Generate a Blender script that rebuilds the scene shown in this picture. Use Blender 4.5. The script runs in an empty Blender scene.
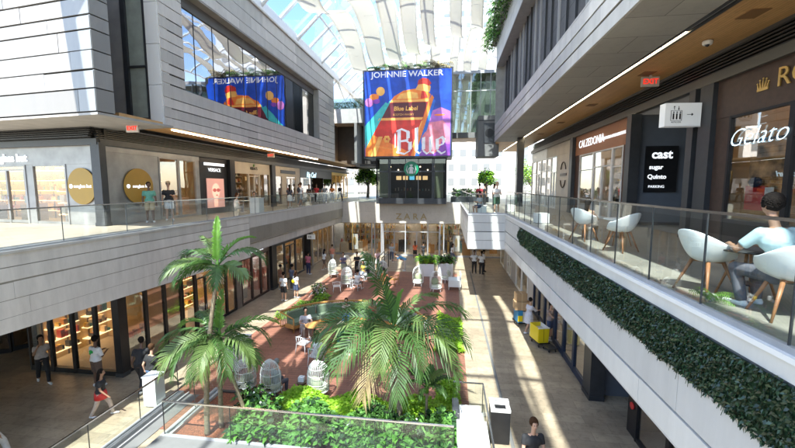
import bpy, bmesh, math, random
from mathutils import Vector, Matrix
random.seed(7)
S = bpy.context.scene
COL = S.collection
R = math.radians
PI = math.pi

# ------------------------------------------------------------------ materials
MATS = {}
def nodes_of(m):
    m.use_nodes = True
    return m.node_tree.nodes, m.node_tree.links
def mat(name, col, rough=.6, metal=0., var=0., scale=3., bump=0., bscale=40., spec=.5, emit=None, es=1., trans=0.):
    if name in MATS: return MATS[name]
    m = bpy.data.materials.new(name); N, L = nodes_of(m)
    b = N['Principled BSDF']
    b.inputs['Base Color'].default_value = (*col, 1)
    b.inputs['Roughness'].default_value = rough
    b.inputs['Metallic'].default_value = metal
    b.inputs['Specular IOR Level'].default_value = spec
    if var:
        t = N.new('ShaderNodeTexCoord'); n = N.new('ShaderNodeTexNoise'); n.inputs['Scale'].default_value = scale
        n.inputs['Detail'].default_value = 5
        r = N.new('ShaderNodeValToRGB'); r.color_ramp.elements[0].position = .3; r.color_ramp.elements[1].position = .7
        r.color_ramp.elements[0].color = (*[c*(1-var) for c in col], 1)
        r.color_ramp.elements[1].color = (*[min(1, c*(1+var)) for c in col], 1)
        if 'panel' in name or 'cladding' in name:
            mp = N.new('ShaderNodeMapping'); mp.inputs['Scale'].default_value = (1.6, 1.6, .35); L.new(t.outputs['Object'], mp.inputs[0]); L.new(mp.outputs[0], n.inputs['Vector']); n.inputs['Roughness'].default_value = .7
        else: L.new(t.outputs['Object'], n.inputs['Vector'])
        L.new(n.outputs['Fac'], r.inputs['Fac']); L.new(r.outputs['Color'], b.inputs['Base Color'])
        rr = N.new('ShaderNodeMapRange'); rr.inputs['To Min'].default_value = max(0, rough-.08); rr.inputs['To Max'].default_value = min(1, rough+.08)
        L.new(n.outputs['Fac'], rr.inputs['Value']); L.new(rr.outputs['Result'], b.inputs['Roughness'])
    if bump:
        t2 = N.new('ShaderNodeTexCoord'); n2 = N.new('ShaderNodeTexNoise'); n2.inputs['Scale'].default_value = bscale
        bp = N.new('ShaderNodeBump'); bp.inputs['Strength'].default_value = bump; bp.inputs['Distance'].default_value = .02
        L.new(t2.outputs['Object'], n2.inputs['Vector']); L.new(n2.outputs['Fac'], bp.inputs['Height']); L.new(bp.outputs['Normal'], b.inputs['Normal'])
    if emit:
        b.inputs['Emission Color'].default_value = (*emit, 1); b.inputs['Emission Strength'].default_value = es
    if trans:
        tr = N.new('ShaderNodeBsdfTranslucent'); tr.inputs['Color'].default_value = (*[min(1, c*1.5) for c in col], 1)
        mx = N.new('ShaderNodeMixShader'); mx.inputs[0].default_value = trans
        L.new(b.outputs[0], mx.inputs[1]); L.new(tr.outputs[0], mx.inputs[2]); L.new(mx.outputs[0], N['Material Output'].inputs[0])
    MATS[name] = m
    return m
def tiles(name, c1, c2, mortar, w, h, rough=.35, msize=.006, off=.5, rot=0., bump=.15, metal=0., stain=.25, coord='Object'):
    if name in MATS: return MATS[name]
    m = bpy.data.materials.new(name); N, L = nodes_of(m); b = N['Principled BSDF']
    t = N.new('ShaderNodeTexCoord'); mp = N.new('ShaderNodeMapping'); mp.inputs['Rotation'].default_value = (0, 0, rot) if not isinstance(rot, tuple) else rot
    br = N.new('ShaderNodeTexBrick'); br.offset = off
    br.inputs['Color1'].default_value = (*c1, 1); br.inputs['Color2'].default_value = (*c2, 1); br.inputs['Mortar'].default_value = (*mortar, 1)
    br.inputs['Scale'].default_value = 1; br.inputs['Mortar Size'].default_value = msize; br.inputs['Brick Width'].default_value = w; br.inputs['Row Height'].default_value = h
    n = N.new('ShaderNodeTexNoise'); n.inputs['Scale'].default_value = .6; n.inputs['Detail'].default_value = 8; n.inputs['Roughness'].default_value = .65
    mix = N.new('ShaderNodeMixRGB'); mix.blend_type = 'MULTIPLY'; mix.inputs['Fac'].default_value = 1
    rp = N.new('ShaderNodeValToRGB'); rp.color_ramp.elements[0].position = .35; rp.color_ramp.elements[1].position = .65
    rp.color_ramp.elements[0].color = (1-stain, 1-stain, 1-stain, 1); rp.color_ramp.elements[1].color = (1, 1, 1, 1)
    L.new(t.outputs[coord], mp.inputs[0]); L.new(mp.outputs[0], br.inputs['Vector']); L.new(t.outputs[coord], n.inputs['Vector'])
    n3 = N.new('ShaderNodeTexNoise'); n3.inputs['Scale'].default_value = 5; n3.inputs['Detail'].default_value = 10; n3.inputs['Roughness'].default_value = .75
    r3 = N.new('ShaderNodeValToRGB'); r3.color_ramp.elements[0].position = .36; r3.color_ramp.elements[1].position = .5; r3.color_ramp.elements[0].color = (1-stain*.9,)*3+(1,); r3.color_ramp.elements[1].color = (1, 1, 1, 1)
    m3 = N.new('ShaderNodeMixRGB'); m3.blend_type = 'MULTIPLY'; m3.inputs[0].default_value = 1
    L.new(t.outputs[coord], n3.inputs['Vector']); L.new(n3.outputs['Fac'], r3.inputs[0]); L.new(br.outputs['Color'], m3.inputs[1]); L.new(r3.outputs[0], m3.inputs[2])
    L.new(n.outputs['Fac'], rp.inputs[0]); L.new(m3.outputs[0], mix.inputs[1]); L.new(rp.outputs[0], mix.inputs[2]); L.new(mix.outputs[0], b.inputs['Base Color'])
    rr = N.new('ShaderNodeMapRange'); rr.inputs['To Min'].default_value = rough-.1; rr.inputs['To Max'].default_value = rough+.15
    L.new(n.outputs['Fac'], rr.inputs['Value']); L.new(rr.outputs['Result'], b.inputs['Roughness'])
    bp = N.new('ShaderNodeBump'); bp.inputs['Strength'].default_value = bump; bp.inputs['Distance'].default_value = .01; bp.invert = True
    L.new(br.outputs['Fac'], bp.inputs['Height']); L.new(bp.outputs['Normal'], b.inputs['Normal']); b.inputs['Metallic'].default_value = metal
    MATS[name] = m
    return m
def glass(name, tint, refl0, refl1, rough=0.01, gcol=(1, 1, 1)):
    if name in MATS: return MATS[name]
    m = bpy.data.materials.new(name); N, L = nodes_of(m); N.remove(N['Principled BSDF'])
    tr = N.new('ShaderNodeBsdfTransparent'); tr.inputs[0].default_value = (*tint, 1)
    gl = N.new('ShaderNodeBsdfGlossy'); gl.inputs['Roughness'].default_value = rough; gl.inputs['Color'].default_value = (*gcol, 1)
    lw = N.new('ShaderNodeLayerWeight'); lw.inputs[0].default_value = .35
    mr = N.new('ShaderNodeMapRange'); mr.inputs['To Min'].default_value = refl0; mr.inputs['To Max'].default_value = refl1
    mx = N.new('ShaderNodeMixShader')
    L.new(lw.outputs['Facing'], mr.inputs['Value']); L.new(mr.outputs[0], mx.inputs[0]); L.new(tr.outputs[0], mx.inputs[1]); L.new(gl.outputs[0], mx.inputs[2])
    L.new(mx.outputs[0], N['Material Output'].inputs[0])
    MATS[name] = m
    return m

M_floor = tiles('floor_stone', (.50, .41, .29), (.39, .315, .225), (.19, .155, .115), 1.2, .4, .38, .004, rot=0, stain=.35)
M_ufloor = tiles('upper_floor_stone', (.30, .28, .24), (.25, .235, .20), (.2, .19, .17), .9, .9, .42, .004, off=0, stain=.15)
M_deck = tiles('deck_boards', (.35, .155, .105), (.28, .12, .08), (.05, .025, .02), 3.0, .15, .5, .006, stain=.3, rot=0)
M_alu = mat('aluminium_panel', (.62, .60, .575), .5, .1, .12, 1.5)
M_alu2 = mat('aluminium_panel_mid', (.51, .50, .48), .5, .1, .12, 1.5)
M_alu3 = mat('aluminium_panel_dark', (.38, .38, .39), .5, .1, .12, 1.5)
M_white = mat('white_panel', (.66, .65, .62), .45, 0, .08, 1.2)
M_white2 = mat('white_panel_mid', (.56, .55, .53), .45, 0, .08, 1.2)  # slightly greyer tone of the white panels
M_clad = mat('pale_cladding', (.29, .295, .295), .4, .1, .1, 1.2)
M_clad2 = mat('pale_cladding_b', (.25, .255, .255), .4, .1, .04, 1.2)
M_clad3 = mat('pale_cladding_c', (.20, .20, .198), .4, .1, .04, 1.2)
M_joint = mat('joint_dark', (.03, .03, .03), .8)
M_conc = mat('concrete', (.36, .355, .34), .75, 0, .12, 2, .2, 30)
M_dconc = mat('dark_concrete', (.17, .17, .165), .7, 0, .12, 2, .2, 30)
M_sof = tiles('perforated_soffit', (.40, .39, .36), (.34, .33, .31), (.13, .13, .12), 2.4, 1.2, .6, .01, stain=.1)
M_wood = tiles('wood_soffit', (.72, .43, .18), (.64, .37, .15), (.32, .17, .07), 3.2, .09, .5, .004, stain=.15, rot=R(90))
M_woodclad = tiles('wood_slats', (.36, .15, .07), (.28, .11, .05), (.07, .03, .015), 4., .10, .5, .012, stain=.15, rot=(0, R(90), 0), bump=.5)
M_dwood = mat('dark_wood', (.06, .035, .025), .45, 0, .25, 6)
M_black = mat('black_metal', (.018, .018, .02), .4, .3, .2, 4)
M_char = mat('charcoal_metal', (.055, .058, .063), .42, .4, .15, 3)
M_grayb = mat('blue_gray_wall', (.12, .135, .16), .55, 0, .08, 2)
M_stone = tiles('dark_ribbed_stone', (.15, .15, .155), (.12, .12, .125), (.03, .03, .03), .9, .3, .7, .01, rot=(0, R(90), 0))
M_steel = mat('brushed_steel', (.30, .30, .30), .42, .55, .22, 1.5)
M_chrome = mat('chrome', (.6, .6, .6), .2, 1)
M_gold = mat('gold', (.75, .5, .16), .35, .7)
M_disc = mat('ochre_disc', (.36, .22, .035), .5, 0, .05)
M_wht = mat('white_paint', (.8, .8, .79), .45)
M_wsteel = mat('white_steel', (.78, .78, .77), .45, 0, .03)
M_shell = mat('white_plastic', (.82, .83, .83), .35)
M_legw = mat('walnut_leg', (.30, .135, .06), .45, 0, .25, 12)
M_twood = mat('orange_wood', (.52, .27, .08), .45, 0, .2, 9)
M_beige = mat('beige_stone', (.52, .46, .38), .55, 0, .1, 1.5)
M_trav = tiles('travertine', (.64, .58, .51), (.58, .53, .46), (.42, .38, .33), 2.4, .9, .5, .004, rot=(R(90), 0, 0), stain=.12)
M_navy = mat('navy_frame', (.02, .035, .075), .4, .2)
M_green = mat('green_cushion', (.17, .23, .15), .9, 0, .1, 10)
M_lime = mat('lime_leaf', (.30, .52, .04), .5, 0, .35, 8, trans=.35)
M_leaf = mat('mid_leaf', (.11, .27, .05), .6, 0, .35, 8, trans=.25)
M_dleaf = mat('dark_leaf', (.012, .032, .015), .3, 0, .4, 14)
M_dleaf2 = mat('dark_leaf_b', (.025, .06, .025), .25, 0, .4, 14)
M_palm = mat('palm_leaf', (.06, .13, .03), .5, 0, .3, 3, trans=.3)
M_palm2 = mat('palm_leaf_young', (.14, .29, .045), .4, 0, .3, 3, trans=.45)
M_palm3 = mat('palm_leaf_pale', (.12, .185, .05), .5, 0, .3, 3, trans=.3)
M_dry = mat('dry_frond', (.22, .16, .07), .7, 0, .3, 6)
M_trunk = mat('palm_trunk', (.24, .19, .12), .8, 0, .3, 14, .5, 20)
M_bark = mat('tree_bark', (.1, .075, .05), .9, 0, .3, 8, .5, 20)
M_mulch = mat('red_mulch', (.30, .10, .05), .95, 0, .5, 25, .8, 60)
M_red = mat('red_paint', (.55, .03, .03), .5)
M_yel = mat('yellow_plastic', (.75, .58, .01), .4)
M_blue = mat('blue_plastic', (.03, .22, .42), .4)
M_card = mat('cardboard', (.42, .27, .14), .8, 0, .08)
M_pink = mat('pink_poster', (.75, .42, .38), .5)
M_glass = glass('rail_glass', (.94, .97, .955), .018, .22)
M_frost = mat('frosted_glass', (.75, .82, .82), .25)
M_shopg = glass('shop_glass', (.88, .88, .86), .05, .40)
M_darkg = glass('mirror_window', (.10, .11, .11), .5, .8, .015, (.80, .76, .77))
def wavy(m, sc, st):
    N, L = m.node_tree.nodes, m.node_tree.links
    t = N.new('ShaderNodeTexCoord'); n = N.new('ShaderNodeTexNoise'); n.inputs['Scale'].default_value = sc; n.inputs['Detail'].default_value = 1
    bp = N.new('ShaderNodeBump'); bp.inputs['Strength'].default_value = st; bp.inputs['Distance'].default_value = .05
    L.new(t.outputs['Object'], n.inputs['Vector']); L.new(n.outputs['Fac'], bp.inputs['Height'])
    for q in N:
        if q.type == 'BSDF_GLOSSY': L.new(bp.outputs[0], q.inputs['Normal'])
wavy(M_darkg, .9, .10); wavy(M_shopg, .7, .06)
M_skyg = glass('skylight_glass', (.70, .82, .93), .04, .25)
M_teal = glass('bridge_glass', (.50, .56, .53), .12, .5)
def fabric():
    m = bpy.data.materials.new('sail_fabric'); N, L = nodes_of(m); b = N['Principled BSDF']
    b.inputs['Base Color'].default_value = (.86, .84, .79, 1); b.inputs['Roughness'].default_value = .8
    tr = N.new('ShaderNodeBsdfTranslucent'); tr.inputs[0].default_value = (.9, .87, .8, 1)
    mx = N.new('ShaderNodeMixShader'); mx.inputs[0].default_value = .42
    L.new(b.outputs[0], mx.inputs[1]); L.new(tr.outputs[0], mx.inputs[2]); L.new(mx.outputs[0], N['Material Output'].inputs[0])
    t = N.new('ShaderNodeTexCoord'); w = N.new('ShaderNodeTexWave'); w.bands_direction = 'Y'; w.inputs['Scale'].default_value = .9; w.inputs['Distortion'].default_value = 1.5
    bp = N.new('ShaderNodeBump'); bp.inputs['Strength'].default_value = .05; bp.inputs['Distance'].default_value = .1
    L.new(t.outputs['Object'], w.inputs[0]); L.new(w.outputs['Fac'], bp.inputs['Height']); L.new(bp.outputs[0], b.inputs['Normal'])
    return m
M_sail = fabric()
def emi(name, c, s): return mat(name, c, .5, emit=c, es=s)
E_led = emi('led_strip', (1, .80, .50), 9)
E_warm = emi('warm_lamp', (1, .74, .45), 5)
E_warm2 = emi('warm_shelf_light', (1, .68, .34), .8)
E_cool = emi('cool_lamp', (1, .93, .82), 5)
E_sign = emi('lit_lettering', (.85, .9, .95), .3)
E_neon = emi('neon_tube', (.6, .85, 1), .45)
E_red = emi('exit_red', (.9, .04, .02), .25)
E_box = emi('light_box_face', (.75, .77, .77), .06)
E_post = emi('lit_poster', (.8, .42, .36), .1)

# ------------------------------------------------------------------ mesh builder
class MB:
    def __init__(s): s.v = []; s.f = []; s.m = []; s.mats = []; s.sm = []
    def mi(s, m):
        if m not in s.mats: s.mats.append(m)
        return s.mats.index(m)
    def face(s, pts, m, smooth=False):
        k = len(s.v); s.v += [tuple(p) for p in pts]; s.f.append(tuple(range(k, k+len(pts)))); s.m.append(s.mi(m)); s.sm.append(smooth)
    def box(s, x0, x1, y0, y1, z0, z1, m, M=None):
        if x0 > x1: x0, x1 = x1, x0
        if y0 > y1: y0, y1 = y1, y0
        if z0 > z1: z0, z1 = z1, z0
        k = len(s.v); P = [(x0,y0,z0),(x1,y0,z0),(x1,y1,z0),(x0,y1,z0),(x0,y0,z1),(x1,y0,z1),(x1,y1,z1),(x0,y1,z1)]
        if M: P = [tuple(M @ Vector(p)) for p in P]
        s.v += P
        for q in ((3,2,1,0),(4,5,6,7),(0,1,5,4),(1,2,6,5),(2,3,7,6),(3,0,4,7)):
            s.f.append(tuple(k+i for i in q)); s.m.append(s.mi(m)); s.sm.append(False)
    def tube(s, pts, rad, m, n=8, cap=True, smooth=True):
        pts = [Vector(p) for p in pts]; rs = rad if isinstance(rad, (list, tuple)) else [rad]*len(pts)
        k0 = len(s.v); up = None
        for i, p in enumerate(pts):
            d = (pts[min(i+1, len(pts)-1)] - pts[max(i-1, 0)])
            if d.length < 1e-9: d = Vector((0, 0, 1))
            d.normalize()
            if up is None: up = Vector((0, 0, 1)) if abs(d.z) < .9 else Vector((1, 0, 0))
            a = d.cross(up)
            if a.length < 1e-6: a = d.cross(Vector((1, 0, 0)))
            a.normalize(); b = a.cross(d); up = b
            for j in range(n):
                t = 2*PI*j/n; s.v.append(tuple(p + (a*math.cos(t) + b*math.sin(t))*rs[i]))
        mi = s.mi(m)
        for i in range(len(pts)-1):
            for j in range(n):
                a0 = k0+i*n+j; a1 = k0+i*n+(j+1) % n
                s.f.append((a0, a0+n, a1+n, a1)); s.m.append(mi); s.sm.append(smooth)
        if cap:
            s.f.append(tuple(k0+j for j in range(n))); s.m.append(mi); s.sm.append(False)
            s.f.append(tuple(k0+(len(pts)-1)*n+j for j in reversed(range(n)))); s.m.append(mi); s.sm.append(False)
    def lathe(s, prof, m, c=(0, 0, 0), n=20, smooth=True):
        s.tube([(c[0], c[1], c[2]+z) for r, z in prof], [max(r, .0005) for r, z in prof], m, n, True, smooth)
    def ball(s, c, r, m, n=8, k=6, sc=(1, 1, 1)):
        k0 = len(s.v); mi = s.mi(m)
        for i in range(k+1):
            ph = -PI/2+PI*i/k
            for j in range(n):
                t = 2*PI*j/n; s.v.append((c[0]+r*sc[0]*math.cos(ph)*math.cos(t), c[1]+r*sc[1]*math.cos(ph)*math.sin(t), c[2]+r*sc[2]*math.sin(ph)))
        for i in range(k):
            for j in range(n):
                a0 = k0+i*n+j; a1 = k0+i*n+(j+1) % n
                s.f.append((a0, a1, a1+n, a0+n)); s.m.append(mi); s.sm.append(True)
    def prism(s, poly, y0, y1, m):   # polygon in XZ, extruded along Y
        k = len(s.v); n = len(poly)
        s.v += [(p[0], y0, p[1]) for p in poly] + [(p[0], y1, p[1]) for p in poly]; mi = s.mi(m)
        s.f.append(tuple(range(k, k+n))); s.m.append(mi); s.sm.append(False)
        s.f.append(tuple(range(k+2*n-1, k+n-1, -1))); s.m.append(mi); s.sm.append(False)
        for i in range(n):
            j = (i+1) % n; s.f.append((k+i, k+n+i, k+n+j, k+j)); s.m.append(mi); s.sm.append(False)
    def leaf(s, p, d, up, L, W, m, bend=.3):
        p = Vector(p); d = Vector(d).normalized(); w = d.cross(up)
        if w.length < 1e-4: w = Vector((1, 0, 0))
        w = w.normalized()*W*.5; n = w.cross(d).normalized()
        mid = p+d*L*.5+n*L*.08; tip = p+d*L-Vector((0, 0, L*bend))
        s.face([p, mid-w, tip, mid+w], m, True)
    def make(s, name, parent=None, loc=None):
        me = bpy.data.meshes.new(name); me.from_pydata(s.v, [], s.f)
        for m in s.mats: me.materials.append(m)
        me.polygons.foreach_set('material_index', s.m); me.polygons.foreach_set('use_smooth', s.sm); me.update()
        o = bpy.data.objects.new(name, me); COL.objects.link(o)
        if parent: o.parent = parent
        if loc: o.location = loc
        return o
def tag(o, label, cat, group=None):
    o['label'] = label; o['category'] = cat
    if group: o['group'] = group
    return o
def thing(name, label, cat, loc=(0, 0, 0), rz=0., group=None):
    o = bpy.data.objects.new(name, None); COL.objects.link(o); o.empty_display_size = .2
    o.location = loc; o.rotation_euler = (0, 0, rz)
    return tag(o, label, cat, group)
def struct(o, kind='structure'):
    o['kind'] = kind; return o
def dup(root, loc, rz, label, group=None, scale=None):
    r = root.copy(); COL.objects.link(r); r.location = loc; r.rotation_euler = (0, 0, rz); r['label'] = label
    if group: r['group'] = group
    if scale: r.scale = (scale,)*3
    for ch in list(root.children):
        c = ch.copy(); COL.objects.link(c); c.parent = r
        for g in ch.children:
            d = g.copy(); COL.objects.link(d); d.parent = c
    return r
def text(name, body, size, m, parent, loc, rot=(R(90), 0, 0), ext=.01, shear=0., sx=1., align='CENTER', bold=0.):
    c = bpy.data.curves.new(name, 'FONT'); c.body = body; c.size = size; c.extrude = ext; c.align_x = align; c.align_y = 'CENTER'; c.shear = shear; c.offset = bold
    c.resolution_u = 3
    t = bpy.data.objects.new('tmp', c); COL.objects.link(t)
    me = bpy.data.meshes.new_from_object(t.evaluated_get(bpy.context.evaluated_depsgraph_get()))
    bpy.data.objects.remove(t); me.name = name; me.materials.clear(); me.materials.append(m)
    o = bpy.data.objects.new(name, me); COL.objects.link(o); o.parent = parent; o.location = loc; o.rotation_euler = rot; o.scale = (sx, 1, 1)
    return o
def U(a, b): return random.uniform(a, b)

# cladding: rows of panels in the local XZ plane, front at y=0 (facing -Y)
def clad(mb, u0, u1, zs, ms, y=0., depth=.06, plen=(2.2, 4.), gap=.007, shear=None):
    for i in range(len(zs)-1):
        u = u0
        while u < u1-.01:
            e = min(u1, u+U(*plen))
            if u1-e < .6: e = u1
            mb.box(u+gap*.5, e-gap*.5, y-U(0, .012), y+depth, zs[i]+gap, zs[i+1]-gap*U(.6, 2.4), random.choice(ms))
            u = e
# ------------------------------------------------------------------ SETTING
g = MB(); g.box(-400, 400, -200, 600, -.3, 0, M_floor); struct(g.make('ground'))
d = MB(); d.box(-9.35, .75, 9.2, 30.2, .0, .012, M_deck); struct(d.make('deck'))
pav = MB(); pav.box(1.80, 1.90, -2, 31, .0, .008, M_dconc); struct(pav.make('floor_drain'))
# upper floors
uf = MB()
uf.box(-40, -10.9, -8, 37.3, 4.0, 5.5, M_ufloor); struct(uf.make('upper_floor'))
uf = MB(); uf.box(3.36, 24, -8, 37.3, 3.5, 5.5, M_ufloor); uf.box(1.17, 3.36, 22.3, 37.3, 3.5, 5.5, M_ufloor); struct(uf.make('upper_floor'))
uf = MB(); uf.box(-40, 24, 37.3, 75, 4.6, 5.5, M_ufloor); struct(uf.make('upper_floor'))
# ceilings: right soffit
c = MB()
c.box(3.95, 5.72, -6, 34, 11.0, 11.15, M_sof)
c.box(5.98, 7.62, -6, 44, 11.0, 11.15, M_wood)
c.box(5.72, 5.80, -6, 44, 10.98, 11.2, M_char); c.box(5.90, 5.98, -6, 44, 10.98, 11.2, M_char)
c.box(5.80, 5.90, -6, 10.7, 11.03, 11.2, M_alu3)
c.box(4.2, 5.72, 34, 44, 11.0, 11.15, M_wood)
for y in (9.5, 14, 19, 24, 29): c.box(6.5, 6.9, y, y+.5, 10.985, 11.0, mat('vent_brown', (.25, .13, .05), .7))
struct(c.make('ceiling'))
L1 = MB(); L1.box(5.80, 5.90, 10.7, 43, 11.03, 11.1, E_led)
tag(L1.make('led_strip'), 'long warm light line set in the wooden soffit over the café terrace', 'light strip')
c = MB()
c.box(-13.2, -11.66, 12.0, 42, 9.6, 9.75, M_wood); c.box(-14.1, -13.2, 12.2, 42, 9.6, 9.75, M_black)
c.box(-14.1, -11.7, 42, 52, 9.6, 9.75, M_wood)
struct(c.make('ceiling'))
L2 = MB(); L2.box(-12.05, -11.95, 15, 33, 9.56, 9.6, E_led)
tag(L2.make('led_strip'), 'warm light line under the striped grey facade of the left building', 'light strip')

# ------------------------------------------------------------------ parapets
p = thing('balcony_parapet', 'long grey metal balcony edge on the left, nearest the camera', 'parapet', (-10.9, -8, 0), R(90))
b = MB(); L = 27.0
b.box(0, L, .05, .3, 3.65, 5.46, M_joint)
clad(b, 0, L, [3.85, 4.3, 4.74], [M_alu, M_alu, M_alu2], plen=(4, 7)); clad(b, 0, L, [4.77, 5.12], [M_alu, M_alu2], plen=(4, 7)); clad(b, 0, L, [5.13, 5.46], [M_alu, M_alu2], plen=(5, 9))
b.face([(0, .0, 3.85), (L, .0, 3.2), (L, .0, 3.85)], M_alu); b.face([(0, .3, 3.85), (0, 0, 3.85), (L, 0, 3.2), (L, .3, 3.2)], M_alu2)
b.make('cladding', p)
b = MB(); b.box(0, L, -.04, .34, 5.46, 5.53, M_alu2); b.make('coping', p)
p = thing('balcony_parapet', 'grey metal balcony edge on the left, far stretch with overlapping bands', 'parapet', (-10.9, 19, 0), R(90))
b = MB(); L = 18.3
b.box(0, L, .25, .4, 3.45, 5.46, M_joint)
clad(b, 0, L, [3.45, 3.9, 4.35], [M_alu, M_alu2], y=.15, plen=(4, 7)); clad(b, 0, 9, [4.38, 4.8], [M_alu], y=.02, plen=(9, 9.5)); clad(b, 9, L, [4.38, 4.8], [M_alu2], y=.15, plen=(9, 9.5))
clad(b, 0, L, [4.83, 5.46], [M_alu, M_alu2], y=.0, plen=(8, 12))
b.box(0, L, .15, .4, 3.4, 3.46, M_alu3); b.make('cladding', p)
b = MB(); b.box(0, L, -.04, .34, 5.46, 5.53, M_alu2); b.make('coping', p)

p = thing('balcony_parapet', 'pale balcony edge running along the right, carrying the strip of dark green leaves', 'parapet', (3.3, 22.3, 0), R(-90))
b = MB(); L = 30.
b.box(0, L, .06, .3, 3.42, 5.4, M_joint)
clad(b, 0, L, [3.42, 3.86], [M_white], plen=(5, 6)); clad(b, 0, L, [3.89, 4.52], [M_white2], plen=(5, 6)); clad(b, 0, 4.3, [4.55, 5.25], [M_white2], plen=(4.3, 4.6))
clad(b, 0, L, [5.25, 5.46], [M_white], plen=(5, 6)); b.box(4.3, L, .02, .06, 4.53, 5.25, M_dconc)
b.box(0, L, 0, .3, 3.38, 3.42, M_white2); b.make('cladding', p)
b = MB(); b.box(0, L, -.05, .2, 5.46, 5.52, M_wht); b.make('coping', p)
p = thing('terrace_block', 'white panelled box end of the terrace jutting out beside the store', 'terrace edge', (1.15, 22.2, 0))
b = MB()
b.box(.05, 2.1, .06, .1, 3.42, 5.42, M_joint)
clad(b, 0, 2.15, [3.42, 3.95, 4.45], [M_white], plen=(3, 4)); clad(b, 0, 2.15, [4.48, 5.0, 5.46], [M_white, M_white2], plen=(3, 4))
b.box(0, .02, .06, 15, 3.42, 4.4, M_white); b.box(0, .02, .06, 15, 4.43, 5.46, M_white); b.box(0, 2.15, .1, 15, 3.38, 3.42, M_white2)
b.make('cladding', p)
b = MB(); b.box(-.04, 2.1, -.04, .1, 5.46, 5.52, M_wht); b.box(-.04, .1, .1, 15, 5.46, 5.52, M_wht); b.make('coping', p)

# leafy strip
b = MB()
for i in range(34000):
    y = U(-1, 18.); t = min(1, (18.-y)/1.0+.35)
    zc = 4.88; hh = .36*t+.02*math.sin(y*5)*math.sin(y*1.7)
    z = U(zc-hh, zc+hh)
    if random.random() < .25 and math.sin(y*2.3+z*5) > .5: continue
    x = 3.3 - U(0, .045) - .02*max(0, math.sin(y*4+z*9))
    d = Vector((-U(.05, .7), U(-1, 1), U(-1, .6)))
    b.leaf((x, y, z), d, Vector((-1, U(-.4, .4), U(-.4, .4))), U(.035, .065), U(.02, .04), random.choice((M_dleaf, M_dleaf, M_dleaf2)))
for i in range(120):
    y = U(0, 17.5); z0 = U(4.5, 4.6); b.tube([(3.27, y, z0), (3.25, y+U(-.04, .04), z0-U(.04, .12))], .004, M_dleaf2, 3)
b.box(3.27, 3.3, -4, 17.9, 4.54, 5.22, M_dleaf)
gw = b.make('living_wall'); tag(gw, 'strip of dark green leaves hanging along the right balcony edge', 'plant strip')

# ------------------------------------------------------------------ glass railings
def railing(label, x, y, rz, L, z0, z1, step, rail=M_chrome, shoe=True, group='glass balcony railings'):
    t = thing('glass_railing', label, 'railing', (x, y, 0), rz, group)
    n = max(1, round(L/step)); s = L/n
    for i in range(n):
        b = MB(); b.box(i*s+.008, (i+1)*s-.008, -.006, .006, z0, z1-.03, M_glass); b.make('glass_panel', t)
    b = MB(); b.box(0, L, -.022, .022, z1-.03, z1+.005, rail); b.make('handrail', t)
    if shoe: b = MB(); b.box(0, L, -.03, .03, z0-.05, z0+.05, M_alu3); b.make('base_shoe', t)
    for i in range(n+1): b = MB(); b.box(i*s-.006, i*s+.006, -.012, .012, z0, z1-.03, M_char); b.make('joint_strip', t)
    return t
railing('tall glass balustrade along the café terrace on the right', 3.34, 22.2, R(-90), 26, 5.54, 6.83, 1.3)
railing('glass balustrade across the front of the white terrace block', 1.2, 22.22, 0, 2.1, 5.54, 6.7, .7)
railing('glass balustrade on the long side of the white terrace block', 1.2, 37.2, R(-90), 15, 5.54, 6.7, 1.5)
railing('glass balustrade along the whole left balcony', -10.98, -8, R(90), 45, 5.54, 6.57, 2.1)
railing('glass balustrade of the balcony above the beige store front, left of the coffee pavilion', -10.9, 37.3, 0, 3.4, 5.5, 6.5, 1.7)
railing('glass balustrade of the balcony above the beige store front, right of the coffee pavilion', -.2, 37.3, 0, 1.4, 5.5, 6.5, .7)
railing('long glass balustrade beside the narrow pit at lower left', -9.1, 3, R(90), 7.9, .12, 1.1, 1.6, group='ground floor glass balustrades')
railing('short glass balustrade on the left flank of the palm planter', -7.7, 8.62, R(90), 2.5, .28, 1.3, 1.1, group='ground floor glass balustrades')
railing('glass balustrade in front of the palm planter', -7.7, 8.62, 0, 7.9, .28, 1.3, 2.1, group='ground floor glass balustrades')
railing('glass pane behind the white counters beside the litter bin', .22, 11.1, 0, .9, .1, 1.1, .9, group='ground floor glass balustrades')
railing('glass screen between the white counters and the litter bin', 1.12, 11.1, R(-90), 4.5, .1, 1.1, 1.5, group='ground floor glass balustrades')

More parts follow.
